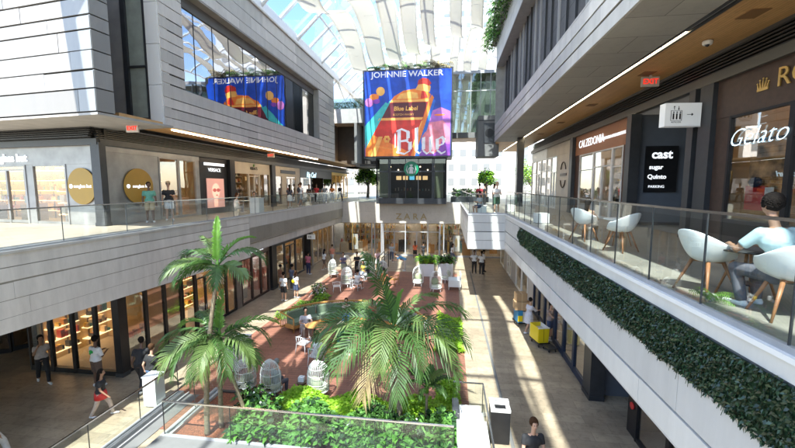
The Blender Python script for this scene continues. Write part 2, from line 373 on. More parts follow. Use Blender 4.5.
# ------------------------------------------------------------------ shops
GOODS = [mat('goods_'+n, c, .5) for n, c in (('amber', (.6, .3, .08)), ('cream', (.7, .6, .45)), ('brown', (.2, .1, .05)), ('red', (.5, .08, .06)), ('teal', (.08, .3, .3)), ('black', (.03, .03, .03)), ('gold', (.7, .5, .15)), ('white', (.75, .72, .68)))]
def shop(label, x, y, z, rz, W, H, frame, inner, lamp, bays, depth=2.6, header=.5, wall=None, shelves=True, goods=None, fw=.07, base=.12, group=None, top_wall=None, glass_m=None, dens=1., warmshelf=False, room=True, lo=0., ro=0., nol=False):
    """bays: (u0,u1,kind) kind: 'g' glass, 'd' double door, 'w' solid wall, 'o' open"""
    t = thing('shopfront', label, 'shop', (x, y, z), rz, group)
    wall = wall or frame; goods = goods or GOODS; glass_m = glass_m or M_shopg
    b = MB()
    if room:
        b.box(.02+lo, W-.02-ro, depth, depth+.1, 0, H, inner); b.box(W-.08-ro, W-.02-ro, .12, depth, 0, H, inner)
        if lo >= 0 and not nol: b.box(0.02+lo, .08+lo, .12, depth, 0, H, inner)
        b.box(.08+lo, W-.08-ro, .12, depth, H-.1, H-.02, inner); b.box(.08+lo, W-.08-ro, .1, depth, .01, .03, M_beige)
        n = max(2, int((W-lo-ro)/.9))
        for i in range(n): u = lo+.1+(W-ro-lo-.2)*i/n; b.box(u, u+.05, depth-.03, depth, 0, H-.1, M_dwood)
        b.make('interior', t)
    b = MB(); b.box(0, W, -.02, .12, H-header, H, top_wall or wall)
    for u0, u1, k in bays:
        if k == 'w': b.box(u0, u1, 0, .12, 0, H-header-.002, wall)
    b.make('wall', t)
    hz = H-header
    for u0, u1, k in bays:
        if k == 'w' or k == 'o': continue
        f = MB()
        f.box(u0, u0+fw, -.03, .09, 0, hz-.003, frame); f.box(u1-fw, u1, -.03, .09, 0, hz-.003, frame); f.box(u0+fw, u1-fw, -.025, .085, hz-fw, hz-.003, frame)
        if k == 'g':
            f.box(u0+fw, u1-fw, -.02, .08, .0, base, frame)
            tr = base+(hz-base)*.72 if H > 3.9 else None
            if tr: f.box(u0+fw, u1-fw, -.02, .08, tr, tr+.05, frame)
            fo = f.make('window', t)
            q = MB(); q.box(u0+fw, u1-fw, .02, .03, base, hz-fw, glass_m); q.make('pane', fo)
        else:
            dh = min(2.6, hz-.25); mid = (u0+u1)/2
            f.box(u0+fw, u1-fw, -.02, .08, dh, dh+.06, frame)
            f.box(mid-.05, mid+.05, -.03, .07, 0, dh, frame); f.box(u0+fw, u0+fw+.05, -.03, .07, 0, dh, frame); f.box(u1-fw-.05, u1-fw, -.03, .07, 0, dh, frame)
            f.box(u0+fw, u1-fw, -.015, .07, .02, .14, frame)
            fo = f.make('door', t)
            q = MB(); q.box(u0+fw, u1-fw, .02, .03, .14, hz-fw, glass_m); q.make('pane', fo)
            q = MB()
            for sx in (-.1, .1): q.tube([(mid+sx, -.07, .85), (mid+sx, -.07, 1.25)], .012, M_chrome, 6)
            q.make('handle', fo)
    if not room: return t
    if shelves:
        b = MB(); n = max(1, int((W-ro)/1.5)); s = (W-ro)/n
        for i in range(n):
            u0 = i*s+.18; u1 = (i+1)*s-.18; yb = depth-.35
            for k in range(5):
                zz = .4+k*.5
                if zz > H-.6: break
                b.box(u0, u1, yb, depth-.01, zz, zz+.03, M_wht if not warmshelf else E_warm2)
                u = u0+.02
                while u < u1-.05:
                    w = U(.06, .2)
                    if random.random() < .75*dens: b.box(u, min(u+w*.8, u1), yb+.04, yb+.25, zz+.03, zz+U(.12, .38), random.choice(goods))
                    u += w
        b.make('shelf', t)
        b = MB(); n = max(1, int((W-ro)/2.2))
        for i in range(n):
            uu = (i+.5)*(W-ro)/n+U(-.2, .2); b.box(uu-.4, uu+.4, .7, 1.3, .0, .85, random.choice((inner, M_wht, M_dwood)))
            for k in range(4): b.box(uu-.35+k*.18, uu-.25+k*.18, .85, 1.0, .85, .85+U(.1, .5), random.choice(goods))
        b.make('display_table', t)
    b = MB()
    n = max(1, int((W-ro)/1.6))
    for i in range(n):
        uu = (i+.5)*(W-ro)/n; b.box(uu-.45, uu+.45, .7, .8, H-.14, H-.11, lamp); b.box(uu-.45, uu+.45, 1.8, 1.9, H-.14, H-.11, lamp)
    b.make('ceiling_lamp', t)
    return t
M_inw = mat('warm_interior', (.38, .26, .13), .7, 0, .1, 2)
M_inb = mat('brown_interior', (.22, .14, .09), .7, 0, .2, 2)
M_inc = mat('pale_interior', (.62, .57, .5), .7, 0, .1, 2)
M_ing = mat('gold_interior', (.50, .37, .19), .6, 0, .15, 2)
M_ind = mat('dark_interior', (.05, .045, .04), .7, 0, .2, 2)
M_inp = mat('pink_interior', (.6, .25, .2), .7, 0, .15, 2)

UL = 5.5
# --- upper left, sunglass shop front (facing the camera) and side
sg = shop('brushed metal eyewear shop front with round ochre disc, facing the camera at far left', -24.04, 14.6, UL, R(-6.3), 9.9, 3.32, M_steel, M_inw, E_warm,
          [(0, 1.2, 'w'), (1.2, 3.3, 'g'), (3.3, 5.7, 'd'), (5.7, 6.1, 'w'), (6.1, 8.05, 'g'), (8.05, 9.9, 'w')], header=.75, warmshelf=True, ro=1.3, depth=2.2)
text('sign', 'sunglass hut', .48, E_sign, sg, (4.75, -.05, 2.86), ext=.02, bold=.006)
b = MB(); b.tube([(8.92, -.07, 1.64), (8.92, -.02, 1.64)], .76, M_disc, 40); dd = b.make('disc_sign', sg)
text('lettering', 'sunglass hut', .2, E_sign, dd, (9.0, -.085, 1.64))
b = MB(); b.tube([(8.36, -.09, 1.64), (8.36, -.075, 1.64)], .09, E_sign, 16); b.make('emblem', dd)
sg2 = shop('brushed metal eyewear shop side with ochre disc and lit shelves, along the left walkway', -14.1, 13.62, UL, R(90), 5.9, 3.32, M_steel, M_inw, E_warm,
           [(0, 2.9, 'w'), (2.9, 4.25, 'g'), (4.25, 5.6, 'g'), (5.6, 5.9, 'w')], header=.25, warmshelf=True, lo=.6)
b = MB(); b.tube([(1.62, -.07, 1.64), (1.62, -.02, 1.64)], .8, M_disc, 40); dd = b.make('disc_sign', sg2)
text('lettering', 'sunglass hut', .2, E_sign, dd, (1.72, -.085, 1.64))
b = MB(); b.tube([(1.02, -.09, 1.64), (1.02, -.075, 1.64)], .09, E_sign, 16); b.make('emblem', dd)
# corner column
def column(label, x0, x1, y0, y1, z0, z1, m, name='column', bev=True):
    t = thing(name, label, name.replace('_', ' '), ((x0+x1)/2, (y0+y1)/2, z0)); cx, cy = t.location.x, t.location.y
    b = MB(); b.box(x0-cx, x1-cx, y0-cy, y1-cy, 0, z1-z0, m); b.make('shaft', t)
    b = MB(); b.box(x0-cx-.02, x1-cx+.02, y0-cy-.02, y1-cy+.02, 0.002, .15, M_char); b.make('plinth', t)
    return t
column('dark steel corner column between the two brushed metal eyewear fronts', -14.35, -13.95, 13.3, 13.6, UL, 8.9, M_char)
# poster shop
ps = shop('black shop wall with a lit poster of a face in sunglasses, left walkway', -14.1, 19.55, UL, R(90), 2.65, 3.32, M_black, M_ind, E_cool, [(0, 2.65, 'w')], header=.3, shelves=False)
b = MB(); b.box(.35, 2.3, -.06, -.025, 2.86, 3.02, E_sign); b.make('light_band', ps)
text('sign', 'VERSACE', .30, E_sign, ps, (1.3, -.05, 2.6), ext=.01)
b = MB(); b.box(.5, 2.15, -.07, -.025, .35, 2.1, E_post); po = b.make('poster', ps)
b = MB()
sk = mat('poster_skin', (.75, .38, .28), .6, emit=(.75, .38, .28), es=.4); sh = mat('poster_dark', (.3, .06, .05), .6, emit=(.4, .1, .08), es=.3)
b.ball((1.3, -.08, 1.35), .38, sk, 18, 12, (1, .03, 1.2)); b.box(1.1, 1.45, -.085, -.075, .4, 1.0, sk); b.box(.95, 1.75, -.1, -.09, 1.38, 1.42, sh)
b.ball((1.15, -.1, 1.4), .14, sh, 14, 8, (1.2, .05, .8)); b.ball((1.5, -.1, 1.4), .14, sh, 14, 8, (1.2, .05, .8)); b.ball((1.35, -.1, 1.1), .07, M_red, 10, 6, (1.3, .05, .5))
b.make('portrait', po)
column('black column right of the lit sunglasses poster', -14.2, -13.9, 22.25, 22.8, UL, 8.82, M_black)
k1 = shop('cream shop front with tall glazed doors and small green plant emblem on its sign', -14.1, 22.85, UL, R(90), 5.05, 3.32, M_beige, M_inw, E_warm, [(0, 1.9, 'g'), (1.9, 3.4, 'd'), (3.4, 5.05, 'g')], header=.75)
text('sign', "KIEHL'S", .3, M_black, k1, (2.6, -.05, 2.9)); b = MB(); b.ball((2.6, -.05, 3.13), .12, M_leaf, 8, 6, (1, .2, .8)); b.make('emblem', k1)
column('black column between the two cream shop fronts of the left walkway', -14.2, -13.9, 27.95, 28.55, UL, 8.82, M_black)
k2 = shop('cream shop front with a long dark name bar above its door', -14.1, 28.6, UL, R(90), 5.3, 3.32, M_beige, M_inb, E_warm, [(0, 1.5, 'g'), (1.5, 2.2, 'w'), (2.2, 4.4, 'd'), (4.4, 5.3, 'w')], header=.8, wall=M_beige)
b = MB(); b.box(1.2, 4.2, -.06, -.02, 2.72, 3.0, M_black); b.make('sign', k2)
k3 = shop('black open surf shop with pale blue glowing script sign', -14.1, 33.95, UL, R(90), 9.6, 3.32, M_black, M_ind, E_warm2, [(0, 3, 'g'), (3, 6.5, 'o'), (6.5, 9.6, 'g')], header=.8, dens=.8)
text('sign', 'Rip Curl', .75, E_neon, k3, (2.8, -.08, 2.75), shear=.3, bold=.01)
k4 = shop('golden lit glass shop at the far end of the left walkway', -14.1, 43.7, UL, R(90), 7, 3.32, M_gold, M_ing, E_warm, [(0, 1.7, 'g'), (1.7, 3.5, 'g'), (3.5, 5.2, 'g'), (5.2, 7, 'g')], header=.3)
# beam + louvres above shops (left)
t = thing('louvre_band', 'black louvre band above the left walkway shops', 'louvre', (-14.1, 13.4, 8.84), R(90))
b = MB(); b.box(0, 38, -.12, .1, -.03, .22, M_char); b.make('beam', t)
b = MB(); b.box(0, 38, .3, .4, .22, .76, M_black)
for i in range(6): b.box(0, 38, -.05+.03*i, .1+.03*i, .26+i*.085, .30+i*.085, M_black)
b.make('louvre', t)
t = thing('louvre_band', 'black louvre band above the eyewear shop front at far left', 'louvre', (-24.04, 14.5, 8.84), R(-6.3))
b = MB(); b.box(0, 10.1, -.12, .1, -.03, .22, M_char); b.make('beam', t)
b = MB(); b.box(0, 10, .3, .4, .22, .76, M_black)
for i in range(6): b.box(0, 10, -.05+.03*i-.3, .1+.03*i-.3, .26+i*.085, .30+i*.085, M_black)
b.make('louvre', t)

# --- upper left volumes
t = thing('clad_building_block', 'pale panelled upper block with the slanted joints, top left corner', 'building', (-11.5, 11.0, 9.6), R(-7))
b = MB(); b.box(-14, -.06, .1, .6, -.02, 9, M_joint); b.box(-14, 0, .02, 3, -.1, -.02, M_conc)
zs = [0, .75, 1.35, 1.95, 2.6, 3.05, 3.6, 4.3, 5.1, 6.0, 7.2]
clad(b, -14, 0, zs, [M_clad, M_clad, M_clad, M_clad2, M_clad3], plen=(3.2, 5.6), gap=.02)
MZ = Matrix.Rotation(R(90), 4, 'Z')
for i in range(len(zs)-1): b.box(-.06, .0, .02, .62, zs[i]+.02, zs[i+1]-.02, random.choice((M_clad, M_clad2)))
b.make('cladding', t)
t = thing('recessed_wall', 'grey concrete wall with a louvred vent behind the pale upper block', 'wall', (-18, 13.9, 9.6))
b = MB(); b.box(0, 4.74, .2, .6, 0, 9, M_conc); b.box(0, 4.7, .26, .3, 1.55, 1.62, M_dconc); b.make('wall_panel', t)
b = MB(); b.box(3.45, 4.05, .22, .3, 2.4, 4.9, M_char)
for i in range(14): b.box(3.45, 4.05, .14, .24, 2.45+i*.17, 2.55+i*.17, M_char)
b.make('vent', t)
t = thing('stair_window', 'narrow tall window in a dark frame beside the white stone pier', 'window', (-13.4, 14.05, 9.65))
b = MB(); b.box(.16, .36, -.04, .2, 0, 9, M_char); b.box(1.12, 1.2, -.02, .2, 0, 9, M_char); b.box(.36, 1.12, -.02, .2, 0, .3, M_char)
for z in (2.3, 5.2): b.box(.36, 1.12, -.02, .2, z, z+.08, M_char)
b.make('frame', t); b = MB(); b.box(.36, 1.12, .06, .08, .3, 9, mat('pale_green_pane', (.33, .37, .33), .2, 0, .1)); b.make('pane', t)
t = thing('stone_pier', 'white stone pier at the corner of the striped left facade', 'pier', (-12.19, 14.05, 9.65))
b = MB()
for i in range(5): b.box(0, .56, 0, .5, i*1.6+.01, i*1.6+1.59, M_wht)
b.make('shaft', t)
# main left building
t = thing('striped_upper_building', 'long grey striped upper facade with a wide mirror window on the left', 'building', (-11.6, 14.1, 9.6), R(90))
b = MB(); L = 23.
b.box(0, L, .06, .3, .17, 1.78, M_joint); b.box(0, 1.4, .06, .3, 1.78, 6.1, M_joint); b.box(0, L, .06, .4, 6.15, 8.2, M_joint)
clad(b, 0, L, [0, .38, .8, 1.2, 1.75], [M_alu, M_alu2, M_alu, M_alu2], plen=(2.5, 7), gap=.015)
clad(b, 0, 1.35, [1.78, 2.2, 2.6, 3.1, 3.5, 3.95, 4.4, 4.9, 5.4, 6.1], [M_alu, M_alu2], plen=(2, 3), gap=.02)
clad(b, 0, L, [6.15, 6.7, 7.4, 8.2], [M_alu, M_alu2, M_alu2], plen=(3, 8), gap=.015)
clad(b, 18.6, L, [1.78, 2.3, 2.9, 3.5, 4.2, 4.8, 5.4, 6.1], [M_alu2, M_alu3], plen=(1.5, 4.5), gap=.02)
b.box(1.36, 18.5, .0, .5, 6.08, 6.15, M_conc); b.box(0, L, -.12, .3, 8.2, 8.3, M_alu)
b.box(1.3, 18.5, .1, .62, 1.72, 1.78, M_alu2); b.box(18.5, 18.6, .02, .6, 1.8, 6.1, M_conc)
b.make('cladding', t)
b = MB(); b.box(.7, L, .6, 9, .2, 8.1, M_dconc); b.make('wall', t)
b = MB()
for i in range(13):
    u = 1.36+i*17.14/12; b.box(u-.012, u+.012, .50, .55, 1.78, 6.08, M_black)
b.box(1.36, 18.5, .46, .54, 5.6, 6.08, M_dconc); w = b.make('window', t)
b = MB(); b.box(1.36, 14.2, .52, .53, 1.78, 5.6, M_darkg); b.box(14.2, 18.5, .52, .53, 1.78, 5.6, glass('dark_window', (.12, .14, .13), .08, .4)); b.make('pane', w)

# --- upper right building
t = thing('stone_upper_building', 'dark ribbed stone upper facade framed in pale metal above the café terrace', 'building', (3.9, 34, 11.0), R(-90))
b = MB(); L = 40
b.box(0, L, .04, .6, .17, 1.3, M_joint)
for (z0, z1, y0, y1) in ((0, .42, 0, .0), (.44, .88, .0, .0), (.9, 1.37, .0, .0)):
    clad(b, 0, L, [z0, z1], [M_alu2, M_alu], plen=(6, 11), gap=.015)
b.box(0, L, 0, .75, 1.36, 1.42, M_alu)
clad(b, 0, L, [6.4, 7.2, 8.4], [M_alu, M_alu], plen=(6, 11), gap=.01); b.box(0, L, .06, .75, 6.5, 8.4, M_alu3); b.box(0, L, .0, .72, 6.34, 6.42, M_alu3)
b.box(0, .05, 0, .72, 1.42, 6.36, M_conc); b.make('cladding', t)
b = MB(); b.box(.05, L, .72, .9, 1.42, 6.36, M_stone); b.box(0, L, .9, 16, .16, 8.3, M_dconc)
u = .4
while u < L: b.box(u, u+.06, .62, .72, 1.42, 6.36, M_alu3 if int(u*3) % 2 else M_char); u += 1.15
b.make('wall', t)
t = thing('louvre_band', 'black louvre band above the café terrace shops on the right', 'louvre', (7.6, 36, 10.08), R(-90))
b = MB(); b.box(0, 42, -.16, .1, 0, .26, mat('bronze_beam', (.12, .115, .10), .45, .3)); b.make('beam', t)
b = MB(); b.box(0, 42, .3, .4, .26, .92, M_black)
for i in range(6): b.box(0, 42, -.06+.03*i, .1+.03*i, .30+i*.105, .34+i*.105, M_char)
b.make('louvre', t)

# --- upper right shops
UR = 5.5
a1 = shop('white glazed shop at the far end of the café terrace', 7.6, 36, UR, R(-90), 5.2, 4.6, M_wht, M_inc, E_cool, [(0, 1.8, 'g'), (1.8, 3.5, 'd'), (3.5, 5.2, 'g')], header=.8)
a2 = shop('beige stone shop front with a round dark emblem on a blank panel', 7.6, 30.75, UR, R(-90), 6.1, 4.6, M_wht, M_inc, E_cool, [(0, 1.3, 'g'), (1.3, 2.8, 'd'), (2.8, 6.1, 'w')], header=.8, wall=M_beige)
b = MB()
for k in range(28):
    a0 = 2*PI*k/28; a3 = 2*PI*(k+1)/28
    if k % 14 in (0, 1, 12, 13): continue
    b.tube([(4.4+.6*math.cos(a0), -.03, 2.4+.85*math.sin(a0)), (4.4+.6*math.cos(a3), -.03, 2.4+.85*math.sin(a3))], .04, M_dwood, 5)
b.box(3.7, 5.1, -.03, -.001, 2.33, 2.5, M_dwood); b.make('emblem', a2)
column('dark column between the beige panel and the wood slat lingerie shop', 7.4, 7.75, 24.1, 24.6, UR, 10.08, M_char)
a3 = shop('hosiery shop with reddish wood slat front and glowing white name', 7.6, 24.05, UR, R(-90), 6.85, 4.6, M_alu, M_inc, E_warm, [(0, .8, 'w'), (.8, 2.9, 'g'), (2.9, 5.2, 'd'), (5.2, 6.3, 'g'), (6.3, 6.85, 'w')], header=1.15, wall=M_woodclad, goods=[GOODS[1], GOODS[7], GOODS[6], GOODS[5]], dens=.6)
text('sign', 'CALZEDONIA', .60, E_sign, a3, (2.5, -.07, 4.02), ext=.01, sx=.95, bold=.0)
text('sign', 'COLLANT MODA MARE E LEGGINGS', .2, E_sign, a3, (5.15, -.07, 3.98), ext=.01, sx=.85)
# mannequins
def mannequin(label, x, y, z, dress):
    t = thing('mannequin', label, 'mannequin', (x, y, z), 0, 'mannequins in the shop windows')
    b = MB(); b.lathe([(.0, .85), (.13, .86), (.15, 1.0), (.10, 1.15), (.15, 1.35), (.17, 1.42), (.05, 1.5), (.045, 1.55), (.08, 1.62), (.085, 1.7), (.05, 1.78), (0, 1.8)], M_inc, n=14); b.tube([(0, 0, 0), (0, 0, .86)], .02, M_chrome); b.lathe([(.18, 0), (.18, .02), (0, .03)], M_chrome); b.make('figure', t)
    b = MB(); b.lathe([(.24, .35), (.18, .8), (.12, 1.13), (.17, 1.38), (.1, 1.47)], dress, n=16)
    for s in (-1, 1): b.tube([(s*.16, 0, 1.42), (s*.24, .02, 1.1), (s*.2, .08, .85)], [.05, .04, .03], dress)
    b.make('dress', t)
mannequin('mannequin in a dark dress inside the wood slat hosiery shop', 8.6, 20.3, UR+.03, GOODS[5])
mannequin('mannequin in a white dress near the right window of the hosiery shop', 8.4, 18.3, UR+.03, GOODS[7])
column('dark column right of the hosiery shop', 7.4, 7.8, 16.75, 17.15, UR, 10.08, M_char)
t = thing('directory_wall', 'blue grey wall holding the black directory board', 'wall', (7.8, 17.05, UR))
b = MB(); b.box(0, 2.6, 0, .15, 0, 4.6, M_grayb); b.box(0, 2.6, -.02, 0, 0, .12, M_char); b.make('panel', t)
sgn = thing('directory_board', 'black board listing names in white letters on the blue grey wall', 'sign', (8.75, 17.0, UR+1.4))
b = MB(); b.box(-.62, .62, -.06, 0, 0, 1.9, M_black); b.make('board', sgn)
text('lettering', 'cast', .5, E_sign, sgn, (0, -.07, 1.55), ext=.005, bold=.014)
text('lettering', 'sugar', .25, E_sign, sgn, (-.2, -.07, 1.03), ext=.005, bold=.006); text('lettering', 'Quinto', .25, E_sign, sgn, (-.15, -.07, .63), ext=.005, bold=.006); text('lettering', 'PARKING', .15, E_sign, sgn, (-.15, -.07, .22), ext=.005)
a4 = shop('dark glass doorway beside the directory board', 10.3, 17.0, UR, R(-90), 3.4, 4.6, M_char, M_ind, E_warm2, [(0, 1.6, 'd'), (1.6, 3.4, 'g')], header=.9, shelves=False, glass_m=glass('dark_door_glass', (.2, .2, .2), .35, .7))
column('dark bronze column at the mouth of the corridor left of the gelato window', 7.4, 7.75, 12.75, 13.05, UR, 10.08, M_char)
column('wide dark bronze column touching the gelato shop', 7.45, 7.8, 12.05, 12.6, UR, 10.08, M_char)
cw = MB(); cw.box(7.8, 12, 12.1, 12.5, UR, 10.08, M_dwood); tag(cw.make('side_wall'), 'dark wooden side wall of the gelato shop', 'wall')
a5 = shop('dark wood gelato shop with gold crown sign and neon script in its window', 7.6, 12.05, UR, R(-90), 9, 4.6, M_black, M_inw, E_warm, [(0, .55, 'w'), (.55, 2.45, 'g'), (2.45, 5.2, 'g'), (5.2, 9, 'g')], header=1.05, wall=M_dwood, base=.75, dens=.9)
text('sign', 'RO', .62, M_gold, a5, (1.98, -.05, 4.14), align='LEFT', ext=.015)
b = MB(); cx, cz = 1.58, 4.02
for i in range(5):
    a0 = R(150-30*i); px = cx+.19*math.cos(a0); pz = cz+.04+.2*math.sin(a0)
    b.prism([(cx-.12+.06*i-.03, cz), (cx-.12+.06*i+.03, cz), (px, pz)], -.05, -.025, M_gold); b.ball((px, -.04, pz), .022, M_gold)
b.box(cx-.16, cx+.16, -.05, -.025, cz-.05, cz, M_gold); b.make('crown_emblem', a5)
text('neon_sign', 'Gelato', .66, E_neon, a5, (1.5, -.05, 2.9), shear=.4, ext=.004, bold=-.014)
b = MB(); b.box(.65, 2.4, .5, .6, 1.0, 2.7, mat('mural_base', (.5, .27, .12), .7, 0, .9, 3.5))
b.box(.65, 1.3, .45, .5, .95, 1.65, M_red); b.ball((1.0, .42, 1.75), .2, M_navy, 10, 6, (1.2, .3, .7)); b.box(1.35, 1.6, .4, .42, 1.3, 1.62, M_wht); b.make('mural', a5)
b = MB()
for k in range(6): b.box(.62, 2.4, .2, .5, .78+k*.04, .81+k*.04, M_twood)
b.make('counter', a5)
for (yy, lab) in ((44, 'far grey terrace column near the bright opening'),):
    column(lab, 5.4, 5.9, 31, 31.5, UR, 11, M_char)

# signs hanging
t = thing('restroom_sign', 'hanging white light box with restroom figures and an arrow', 'sign', (6.38, 12.35, 8.93), R(3)); t.scale = (1.24, 1.24, 1.36)
b = MB(); b.box(0, .82, 0, .22, 0, .5, E_box); b.box(0, .82, -.01, 0, -.02, .005, M_alu); b.make('box', t)
b = MB()
for i in range(3): b.ball((.19+i*.075, -.012, .30), .017, M_black, 8, 5, (1, .3, 1)); b.box(.175+i*.075, .205+i*.075, -.012, -.002, .15, .275, M_black)
b.box(.13, .135, -.012, -.002, .12, .34, M_black); b.box(.375, .38, -.012, -.002, .12, .34, M_black); b.box(.13, .38, -.012, -.002, .12, .125, M_black); b.box(.13, .38, -.012, -.002, .335, .34, M_black)
for s, x in ((1, .2), (-1, .3)):
    b.box(x-.004, x+.004, -.012, -.002, .36, .43, M_black); b.prism([(x-.02, .395+.015*s), (x+.02, .395+.015*s), (x, .395+.045*s)], -.012, -.002, M_black)
b.box(.5, .62, -.012, -.002, .245, .255, M_black); b.prism([(.60, .22), (.64, .25), (.60, .28)], -.012, -.002, M_black); b.make('pictogram', t)
text('lettering', 'RESTROOMS', .04, M_black, t, (.255, -.012, .085), ext=.001)
b = MB(); b.box(.6, .86, .21, .36, .15, .35, M_char); b.make('bracket', t)
def exit_sign(label, x, y, z, rz, s=1.):
    t = thing('exit_sign', label, 'sign', (x, y, z), rz, 'exit signs under the soffits')
    b = MB(); b.box(-.26*s, .26*s, 0, .06, 0, .3*s, M_alu); b.box(-.03, .03, .0, .06, .3*s, .36*s, M_alu); b.make('housing', t)
    text('lettering', 'EXIT', .22*s, E_red, t, (0, -.012, .15*s), ext=.004, bold=.004)
exit_sign('red lettered exit sign under the wooden soffit of the café terrace', 6.9, 14.4, 10.60, 0, 1.1)
exit_sign('red lettered exit sign at the corner above the eyewear shops', -12.3, 13.2, 9.24, 0)
exit_sign('small red lettered exit sign above the cream shops of the left walkway', -13.0, 26, 9.24, 0)

# ------------------------------------------------------------------ lower left shops
l1 = shop('dark framed corner shop glass at lower left, facing the camera', -16.1, 11.75, 0, 0, 4.0, 3.7, M_black, M_ing, E_warm2, [(0, 1.0, 'g'), (1.0, 2.0, 'g'), (2.0, 3.0, 'g'), (3.0, 4.0, 'g')], header=.3, base=.18, room=False)
column('thick black corner column of the lower left shop', -12.28, -12.0, 11.68, 11.98, 0, 3.6, M_black)
l2 = shop('dark framed glass shop flank lined with warm lit goods, ground floor left', -12.1, 12.05, 0, R(90), 3.0, 3.55, M_black, M_ing, E_warm2, [(0, 1.0, 'g'), (1.0, 2.0, 'g'), (2.0, 3.0, 'g')], header=.3, depth=3.9, nol=True, warmshelf=True)
l3 = shop('dark shop with small white name above golden goods, ground floor left', -12.1, 15.1, 0, R(90), 4.3, 3.55, M_black, M_ing, E_warm, [(0, .9, 'g'), (.9, 2.4, 'd'), (2.4, 3.4, 'g'), (3.4, 4.3, 'g')], header=.5, depth=2.8, warmshelf=True)
text('sign', 'WATCHES', .14, E_sign, l3, (1.3, -.05, 3.25), ext=.005)
l4 = shop('crystal shop with pink lit window and pale blue glowing name', -12.1, 19.5, 0, R(90), 4.0, 3.5, M_dwood, M_inp, E_cool, [(0, .5, 'w'), (.5, 1.7, 'g'), (1.7, 2.8, 'g'), (2.8, 3.8, 'g'), (3.8, 4.0, 'w')], header=.7, goods=[M_pink, GOODS[7], M_red], wall=mat('taupe_wall', (.2, .16, .14), .5, 0, .15))
text('sign', 'SWAROVSKI', .38, E_sign, l4, (2.0, -.07, 3.15), ext=.02, bold=.01)
column('black column right of the pink crystal shop', -12.25, -11.9, 23.5, 24.2, 0, 3.5, M_black)
l5 = shop('brown shop front with a small glowing name and warm windows, ground floor left', -12.1, 24.25, 0, R(90), 5.3, 3.5, M_char, M_ing, E_warm, [(0, 1.6, 'g'), (1.6, 3.6, 'd'), (3.6, 5.3, 'g')], header=.55)
text('sign', 'PANDORA', .28, E_sign, l5, (2.7, -.07, 3.2), ext=.02, bold=.006)
l6 = shop('black doorway with a restroom sign, ground floor left', -12.1, 29.6, 0, R(90), 1.9, 3.5, M_black, M_ind, E_warm2, [(0, 1.9, 'o')], header=.5, shelves=False)
t = thing('restroom_sign', 'small pale restroom sign over the black doorway', 'sign', (-11.7, 30.2, 2.6)); b = MB(); b.box(-.35, .35, 0, .1, 0, .4, E_box); b.box(-.2, -.14, -.01, 0, .1, .3, M_black); b.box(-.05, .01, -.01, 0, .1, .3, M_black); b.make('box', t)
b = MB(); b.tube([(0, .05, .4), (0, .05, .85)], .015, M_char); b.make('rod', t)
l7 = shop('golden lit tall store windows on the left flank near the beige store', -12.1, 31.6, 0, R(90), 5.6, 3.5, M_beige, M_ing, E_warm, [(0, 1.4, 'g'), (1.4, 2.8, 'g'), (2.8, 4.2, 'g'), (4.2, 5.6, 'g')], header=.1, dens=.5)
l8 = shop('shadowed shop window at the far left edge of the ground floor', -18.7, 13.0, 0, R(60), 7, 3.7, M_black, M_inb, E_warm2, [(0, 1.8, 'g'), (1.8, 3.6, 'g'), (3.6, 7, 'g')], header=.3, base=.18, depth=2)
l9 = shop('shadowed shop window left of the corner shop, ground floor', -23.5, 10.2, 0, R(29), 5.6, 3.7, M_black, M_inb, E_warm2, [(0, 1.4, 'g'), (1.4, 2.8, 'g'), (2.8, 4.2, 'g'), (4.2, 5.6, 'g')], header=.3, base=.18, depth=2)

# ------------------------------------------------------------------ beige store (far end)
z1 = thing('department_store_front', 'beige stone store front with pale gold name and glass doors at the far end', 'shop', (-12.1, 37.3, 0))
b = MB(); b.box(0, 18, -.05, .2, 3.38, 5.48, M_trav); b.make('wall', z1)
text('sign', 'Z A R A', .85, mat('bronze_gold', (.42, .30, .14), .4, .2), z1, (8.35, -.12, 4.05), ext=.05, sx=1.08, bold=.01)
b = MB(); b.box(.1, 18, 4, 4.2, 0, 3.38, M_inc); b.box(.1, 18, .2, 4, .01, .03, M_beige); b.box(.1, 18, .2, 4, 3.3, 3.38, M_inw); b.make('interior', z1)
b = MB()
for i in range(9): b.box(.8+i*2, 2.0+i*2, 1.2, 1.3, 3.24, 3.3, E_warm); b.box(.8+i*2, 2.0+i*2, 3, 3.1, 3.24, 3.3, E_cool)
b.make('ceiling_lamp', z1)
def zb(u0, u1, kind):
    f = MB(); fw = .1; H = 3.38
    f.box(u0, u0+fw, -.02, .14, 0, H-.002, M_alu3); f.box(u1-fw, u1, -.02, .14, 0, H-.002, M_alu3); f.box(u0+fw, u1-fw, 0, .12, 0, .15, M_alu3)
    if kind == 'd':
        n = int((u1-u0)/1.0); s = (u1-u0-2*fw)/n
        f.box(u0+fw, u1-fw, 0, .12, 2.45, 2.55, M_alu3)
        for i in range(n+1): f.box(u0+fw+i*s-.06, u0+fw+i*s+.06, -.005, .11, .15, 2.45, M_alu3)
        for i in range(n//2+1): f.box(u0+fw+i*s*2-.04, u0+fw+i*s*2+.04, -.005, .11, 2.55, H-.002, M_alu3)
        o = f.make('door', z1)
    else:
        n = max(1, int((u1-u0)/1.7)); s = (u1-u0-2*fw)/n
        for i in range(1, n): f.box(u0+fw+i*s-.03, u0+fw+i*s+.03, 0, .1, .15, H-.002, M_gold)
        o = f.make('window', z1)
    q = MB(); q.box(u0+fw, u1-fw, .05, .06, .15, H-.002, M_shopg); q.make('pane', o)
zb(.1, 4.3, 'g'); zb(4.5, 5.3, 'g'); zb(5.35, 11.3, 'd'); zb(11.6, 14.6, 'g'); zb(14.8, 17.8, 'g')
b = MB()
